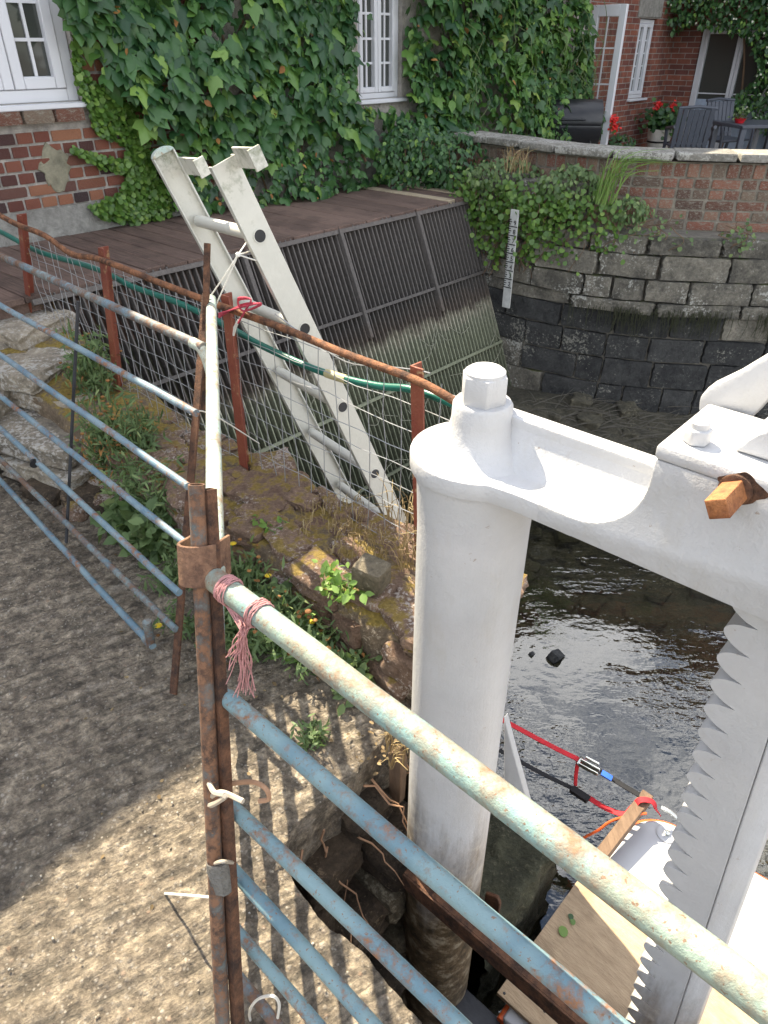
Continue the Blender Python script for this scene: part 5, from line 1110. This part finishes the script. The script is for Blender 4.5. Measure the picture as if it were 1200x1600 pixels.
# shrubs and trailing ivy on the far bank
def bush(name, label, c, rx, rz, nl, size, m='ivy', shape=OVAL, seed=0, catg='shrub', face=(.3, -.8, .5)):
    rg_ = np.random.default_rng(seed + 500); t = thing(name, label, catg, Vector(c) - UZ * rz); v = rg_.normal(0, 1, (nl, 3)); v /= np.linalg.norm(v, axis=1, keepdims=True); rad = (.45 + .55 * rg_.random((nl, 1)) ** .4)
    rad *= 1 + .35 * fbm(v * 1.3 + seed, 1.6, 3, seed)[:, None]
    P = np.array(c) + v * rad * np.array([rx, rx, rz]); leaf_obj('foliage', t, P, size * (.6 + .7 * rg_.random(nl)), shape, M[m], facing=np.array(face) + v * .6, spread=.5, rng=rg_)
    g = MB()
    for _ in range(7):
        az = rg_.random() * 6.28; b = Vector(c) - UZ * rz; g.tube([b, b + Vector((math.cos(az) * rx * .4, math.sin(az) * rx * .4, rz * .8)), b + Vector((math.cos(az) * rx * .6, math.sin(az) * rx * .6, rz * 1.5))], [.008, .006, .003], 5)
    g.build('stem', M['woody'], t); return t
bush('shrub', 'dark green shrub at the right end of the boardwalk below the middle window', (.25, 7.05, .85), .36, .3, 900, .05, seed=1)
bush('shrub', 'leafy shrub between boardwalk end and start of the terrace coping', (.62, 6.98, .82), .34, .26, 900, .05, seed=2)
bush('shrub', 'low green shrub in front of the terrace bricks above the gauge board', (1.0, 6.42, .8), .3, .13, 700, .042, 'weed', seed=3)
bush('shrub', 'spreading green shrub on the ledge below the drum barbecue', (1.45, 6.0, .78), .27, .15, 800, .045, 'weed', seed=4)
bush('shrub', 'small reddish tinged shrub on the ledge of the terrace wall', (1.85, 5.72, .66), .16, .09, 300, .04, 'weed', seed=5)
def trail(label, t0, t1, ztop, zlow, nst, nlv, seed, m='ivy_small', size=.036, out=.09):
    rg_ = random.Random(seed); p, d = poly_at(LINE_S, (t0 + t1) / 2); t = thing('trailing_ivy', label, 'ivy', p + front(d) * .12 + UZ * zlow); P = []; g = MB()
    for s in range(nst):
        tt = rg_.uniform(t0, t1); p, d = poly_at(LINE_S, tt); z0 = ztop + rg_.uniform(-.05, .04); L = rg_.uniform(.25, 1) * (ztop - zlow); pts = []
        for q in range(7):
            pp, dd = poly_at(LINE_S, max(0, tt + .05 * math.sin(q * 1.3 + s))); pts.append(pp + front(dd) * (out + .03 * math.sin(q + s)) + UZ * (z0 - L * q / 6))
        g.tube(cat(pts, 2), .003, 4)
        for _ in range(nlv): u = rg_.random(); c = pts[int(u * 6)]; P.append(tuple(c + Vector((rg_.gauss(0, .035), rg_.gauss(0, .03) - .02, rg_.gauss(0, .04)))))
    g.build('stem', M['woody'], t); leaf_obj('foliage', t, P, size * (.6 + .7 * RNG.random(len(P))), ROUND, M[m], facing=(.2, -.9, .4), spread=.4)
trail('thick ivy curtain between the bar screen and the gauge board', .0, .62, .72, -.02, 34, 26, 1)
trail('few ivy strands hanging across the middle of the gauge board', .60, .86, .74, .12, 12, 20, 7, size=.04, out=.15)
trail('ivy hanging over the pool wall right of the gauge board', .74, 1.12, .74, .02, 26, 24, 2)
trail('sparser ivy strands hanging near the middle of the pool wall', 1.12, 1.55, .72, .1, 14, 18, 3)
trail('thin ivy wisps on the ledge under the terrace bricks', 1.5, 2.4, .62, .38, 12, 8, 4, 'weed', .03)
# hanging weed on the ledge of the pool wall, driftwood twigs on the bank
g = MB(); hr = random.Random(9)
for s in range(420):
    tt = hr.choice((hr.uniform(1.55, 2.3), hr.uniform(2.6, 3.5), hr.uniform(1.2, 3.4))); p, d = poly_at(LINE_S, tt); b = p + front(d) * (.11 + hr.uniform(-.01, .02)) + UZ * (-.035 + hr.uniform(-.03, .02)); L = hr.uniform(.05, .22)
    g.tube([b, b + front(d) * .008 - UZ * L * .5, b + d * hr.uniform(-.03, .03) - UZ * L], [.003, .0025, .001], 3, caps=False)
o = g.build('hanging_weed', m_plain('wet_weed', (.05, .055, .028), .8, 0, .4)); tag(o, 'dark weed hanging from the ledge of the pool wall', 'weed', kind='stuff')
g = MB()
for s in range(420):
    x, y = hr.uniform(1.15, 3.6), 0; y = hr.uniform(4.75, 5.55); b = Vector((x, y, 0)); z = float(bedz(np.array([b.dot(AX)]), np.array([b.dot(NX)]))[0]) + .02; az = hr.uniform(-.7, .7) if hr.random() < .7 else hr.uniform(0, 3); L = hr.uniform(.1, .5)
    dv = Vector((math.cos(az), math.sin(az), hr.uniform(-.1, .25))) * L; g.tube([b + UZ * z, b + UZ * (z + .02) + dv * .5, b + UZ * z + dv], [.004, .003, .0015], 4, caps=False)
o = g.build('driftwood_twigs', M['twig']); tag(o, 'tangle of dead twigs washed up under the pool wall', 'twigs', kind='stuff')
g = MB()
for s in range(38):   # weed and roots caught on the lower screen
    n = hr.uniform(3.3, 5.3); z = hr.uniform(-1.2, -.15); b = SP(n, z, .05); L = hr.uniform(.1, .5); az = hr.uniform(0, 6.28); g.tube(cat([b, b + NX * math.cos(az) * L * .5 + dirn * math.sin(az) * L * .5 + AX * .02, b + NX * math.cos(az + .4) * L + dirn * math.sin(az + .4) * L], 3), .003, 4, caps=False)
o = g.build('caught_weed', m_plain('grey_weed', (.2, .2, .15), .9)); tag(o, 'strands of dead weed caught on the lower bars of the screen', 'weed', kind='stuff')
# stones on the bed
ro = []; Vs, Fs_, off = [], [], 0
for s in range(420):
    me = ST_R[s % 9]; co = np.empty(len(me.vertices) * 3, np.float32); me.vertices.foreach_get('co', co); co = co.reshape(-1, 3)
    a, n = hr.uniform(-2.6, 2.5), hr.uniform(1.75, 5.6); L = hr.uniform(.08, .26); x, y, z = rot_frame(hr.uniform(0, 6.28), hr.uniform(-.2, .2), hr.uniform(0, 6)); B = np.array([x * L, y * L * .7, z * L * .4])
    c = np.array(W(a, n, float(bedz(np.array([a]), np.array([n]))[0]) + .01)); Vs.append(co @ B + c); fa_ = np.array([tuple(p.vertices) for p in me.polygons]); Fs_.append(fa_ + off); off += len(co)
o = link('bed_stones', arrmesh('bed_stones', np.concatenate(Vs), np.concatenate(Fs_), M['bed'], True)); tag(o, 'flat brown stones lying on the shallow bed under the water', 'stones', kind='stuff')
# gravel flecks on the path
Vs, Fs_, off = [], [], 0; pm = piece_mesh('pebble', M['stone_step'], k=2, rnd=.5, amp=.1, seed=3); co0 = np.empty(len(pm.vertices) * 3, np.float32); pm.vertices.foreach_get('co', co0); co0 = co0.reshape(-1, 3); f0 = np.array([tuple(p.vertices) for p in pm.polygons])
for s in range(1300):
    a, n = hr.uniform(-2.9, -.25), hr.uniform(-.7, 1.12)
    if in_hole(np.array([a]), np.array([n]), np.array([-.4]))[0]: continue
    L = hr.uniform(.0025, .007) if hr.random() < .95 else hr.uniform(.007, .016); x, y, z = rot_frame(hr.uniform(0, 6.28), .3, hr.uniform(0, 6)); Vs.append(co0 @ np.array([x * L, y * L * .8, z * L * .5]) + np.array(W(a, n, .004))); Fs_.append(f0 + off); off += len(co0)
o = link('grit', arrmesh('grit', np.concatenate(Vs), np.concatenate(Fs_), M['stone_step'], True)); tag(o, 'loose grit scattered over the concrete path', 'grit', kind='stuff')

lp_ = [tuple(Pz(hr.gauss(x_, sx_), hr.gauss(y_, sy_), .008)) for x_, y_, sx_, sy_, c_n in ((300, 960, 40, 60, 40), (430, 1040, 60, 40, 40), (170, 820, 70, 30, 40), (600, 1170, 30, 20, 40), (200, 1150, 160, 180, 30)) for _ in range(c_n)]
o = leaf_obj('dry_litter', None, lp_, .007 + .012 * RNG.random(len(lp_)), OVAL, M['litter'], facing=(0, 0, 1), spread=.25, droop=0); tag(o, 'dry leaf litter scattered along the path edge', 'litter', kind='stuff')
# ------------------------------------------------------------------ patio furniture
bq = thing('drum_barbecue', 'black drum barbecue standing behind the terrace wall by the open door', 'barbecue', Pz(890, 190, .95) - UZ * .85)
c = Pz(888, 193, .95); dx = Vector((.995, -.1, 0)); dy = Vector((.1, .995, 0)); r = .235
half = lambda a0, a1: [(r * math.cos(t), r * math.sin(t)) for t in np.linspace(a0, a1, 16)]
MB().prism(half(0, math.pi), c - dx * .36 + UZ * .006, dy, UZ, dx * .7).build('lid', M['black'], bq, .008, 2, ang=30); MB().prism(half(math.pi, 2 * math.pi), c - dx * .36, dy, UZ, dx * .7).build('bowl', M['black'], bq, .008, 2, ang=30)
for sx_ in (-.24, .24):
    for sy_ in (-.16, .16): MB().tube([c + dx * sx_ + dy * sy_ - UZ * .1, c + dx * sx_ * 1.1 + dy * sy_ * 1.2 - UZ * .85], .014, 8).build('leg', M['black'], bq)
MB().tube([c + dx * .22 + UZ * .1, c + dx * .34 + UZ * .12, c + dx * .36 - UZ * .1, c + dx * .3 - UZ * .3], .014, 8).build('side_pipe', M['steel'], bq); MB().tube([c - dx * .15 - dy * .265 + UZ * .06, c + dx * .15 - dy * .265 + UZ * .06], .01, 8).build('handle', M['black'], bq)
def chair(label, loc, yaw):
    t = thing('garden_chair', label, 'chair', (0, 0, 0), 'grey plastic garden chairs'); m = M['anthracite']
    MB().hexa([Vector(p) for p in ((-.24, -.24, .41), (.24, -.24, .43), (.22, .22, .43), (-.22, .22, .41), (-.24, -.24, .445), (.24, -.24, .455), (.22, .22, .455), (-.22, .22, .445))]).build('seat', m, t, .01)
    for i in range(7): x = -.2 + i * .066; MB().hexa([Vector((x, .2, .45)), Vector((x + .058, .2, .45)), Vector((x + .058, .23, .45)), Vector((x, .23, .45)), Vector((x, .30, .9)), Vector((x + .058, .30, .9)), Vector((x + .058, .33, .9)), Vector((x, .33, .9))]).build('back_slat', m, t, .004)
    MB().tube([Vector((-.22, .31, .91)), Vector((0, .325, .93)), Vector((.25, .31, .91))], .02, 8).build('top_rail', m, t); MB().tube([Vector((-.21, .225, .5)), Vector((.25, .225, .5))], .016, 8).build('lower_rail', m, t)
    for s in (-1, 1):
        MB().tube([Vector((.25 * s, .28, .7)), Vector((.27 * s, 0, .66)), Vector((.27 * s, -.22, .64)), Vector((.25 * s, -.25, .5)), Vector((.25 * s, -.27, 0))], .022, 8).build('arm_leg', m, t); MB().tube([Vector((.24 * s, .22, .45)), Vector((.25 * s, .3, 0))], .022, 8).build('leg', m, t)
    t.location = loc; t.rotation_euler = (0, 0, yaw); return t
chair('grey plastic garden chair with its back to the terrace wall', (4.1, 10.75, .1), R(170)); chair('grey plastic garden chair half hidden behind the table', (5.0, 11.7, .1), R(15))
tb = thing('garden_table', 'dark grey garden table beside the plastic chairs', 'table', (4.95, 10.75, .1)); tc_ = Vector((5.05, 10.85, .1))
MB().box(tc_ + UZ * .70, (.48, .1, 0), (-.07, .34, 0), (0, 0, .022)).build('table_top', M['anthracite'], tb, .008)
for sx_, sy_ in ((-1, -1), (1, -1), (1, 1), (-1, 1)): MB().box(tc_ + Vector((.43 * sx_ - .06 * sy_, .30 * sy_ + .09 * sx_, .339)), (.035, 0, 0), (0, .035, 0), (0, 0, .339)).build('leg', M['anthracite'], tb, .008)
tp_ = thing('table_planter', 'red rimmed little plant pot standing on the garden table', 'plant pot', Vector((4.72, 10.72, .822))); MB().lathe([(.05, 0), (.075, .05), (.08, .055), (.06, .05)], (4.72, 10.72, .823), 16).build('pot', m_plain('red_plastic', (.6, .02, .03), .4), tp_)
leaf_obj('foliage', tp_, np.array((4.72, 10.72, .92)) + RNG.normal(0, .05, (70, 3)), .05 * np.ones(70), OVAL, M['weed'])
pp = Vector((4.46, 12.95, .1)); fp = thing('flower_pot', 'white banded flower pot with red geraniums in the house corner', 'plant pot', pp)
MB().lathe([(.13, 0), (.165, .2), (.19, .42), (.195, .46), (.175, .46), (.165, .42)], pp, 28).build('pot', M['pot'], fp); MB().lathe([(.1825, .268), (.1845, .27), (.186, .29), (.1835, .292)], pp, 28).build('band', M['black'], fp)
leaf_obj('foliage', fp, np.array(pp + UZ * .6) + RNG.normal(0, 1, (420, 3)) * np.array([.13, .13, .09]), .07 * np.ones(420), ROUND, M['ivy'], facing=(0, -.7, .7))
for dx_, dz_ in ((-.14, .80), (.12, .78)):
    P = np.array(pp + Vector((dx_, -.05, dz_))) + RNG.normal(0, .028, (60, 3)); leaf_obj('flower_head', fp, P, .035 * np.ones(60), ROUND, M['red'], facing=(0, -.7, .7)); MB().tube([pp + Vector((dx_ * .4, 0, .5)), pp + Vector((dx_, -.05, dz_))], .006, 5).build('stem', M['stem'], fp)
gq = thing('geranium', 'red geranium behind the drum barbecue under the open door', 'plant', PY(925, 200, 9.9)); cg = PY(925, 195, 9.9)
leaf_obj('foliage', gq, np.array(cg) + RNG.normal(0, 1, (200, 3)) * np.array([.1, .08, .09]), .06 * np.ones(200), ROUND, M['ivy'], facing=(0, -.7, .7))
for x, y in ((910, 160), (926, 167), (960, 198), (959, 186), (918, 158)): c = PY(x, y, 9.75); leaf_obj('flower_head', gq, np.array(c) + RNG.normal(0, .022, (45, 3)), .03 * np.ones(45), ROUND, M['red'], facing=(0, -.7, .7))
bush('shrub', 'low green shrub at the foot of the narrow window wall', (3.72, 12.55, .32), .28, .2, 400, .07, seed=11)
# climber hanging over the patio door
rgc = np.random.default_rng(77); cl = thing('climber', 'dark climber with small pale flowers hanging over the patio door', 'climber', W(-4.3, 13.2, .1)); P = []
CLP = [(1040, -250), (1042, 40), (1052, 52), (1075, 38), (1130, 48), (1165, 55), (1185, 100), (1180, 125), (1145, 150), (1140, 172), (1175, 180), (1198, 215), (1185, 240), (1330, 240), (1330, -250)]
for _ in range(20000):
    a, z, d_ = rgc.uniform(-5.75, -2.6), rgc.uniform(.1, 3.6), rgc.uniform(.05, .6); p = W(a, ND - d_, z)
    if inpoly(*pix(p), CLP): P.append(tuple(p))
P = np.array(P[:7500]); leaf_obj('foliage', cl, P, .055 + .04 * rgc.random(len(P)), OVAL, M['ivy'], facing=(.1, -.9, .4), rng=rgc)
fi = rgc.choice(len(P), 260); leaf_obj('blossom', cl, P[fi] + np.array([-.08, -.12, 0]), .03 * np.ones(260), ROUND, m_leaf('pale_blossom', (.5, .52, .4), (.62, .62, .5)), facing=(0, -1, .3))
for i in range(5): b = W(-4.6 + i * .4, ND - .1, .1); MB().tube(cat([b, b + Vector((.1, -.1, 1)), b + Vector((-.1, -.1, 2)), b + Vector((.1, -.1, 3))], 3), .015, 6).build('stem', M['woody'], cl)
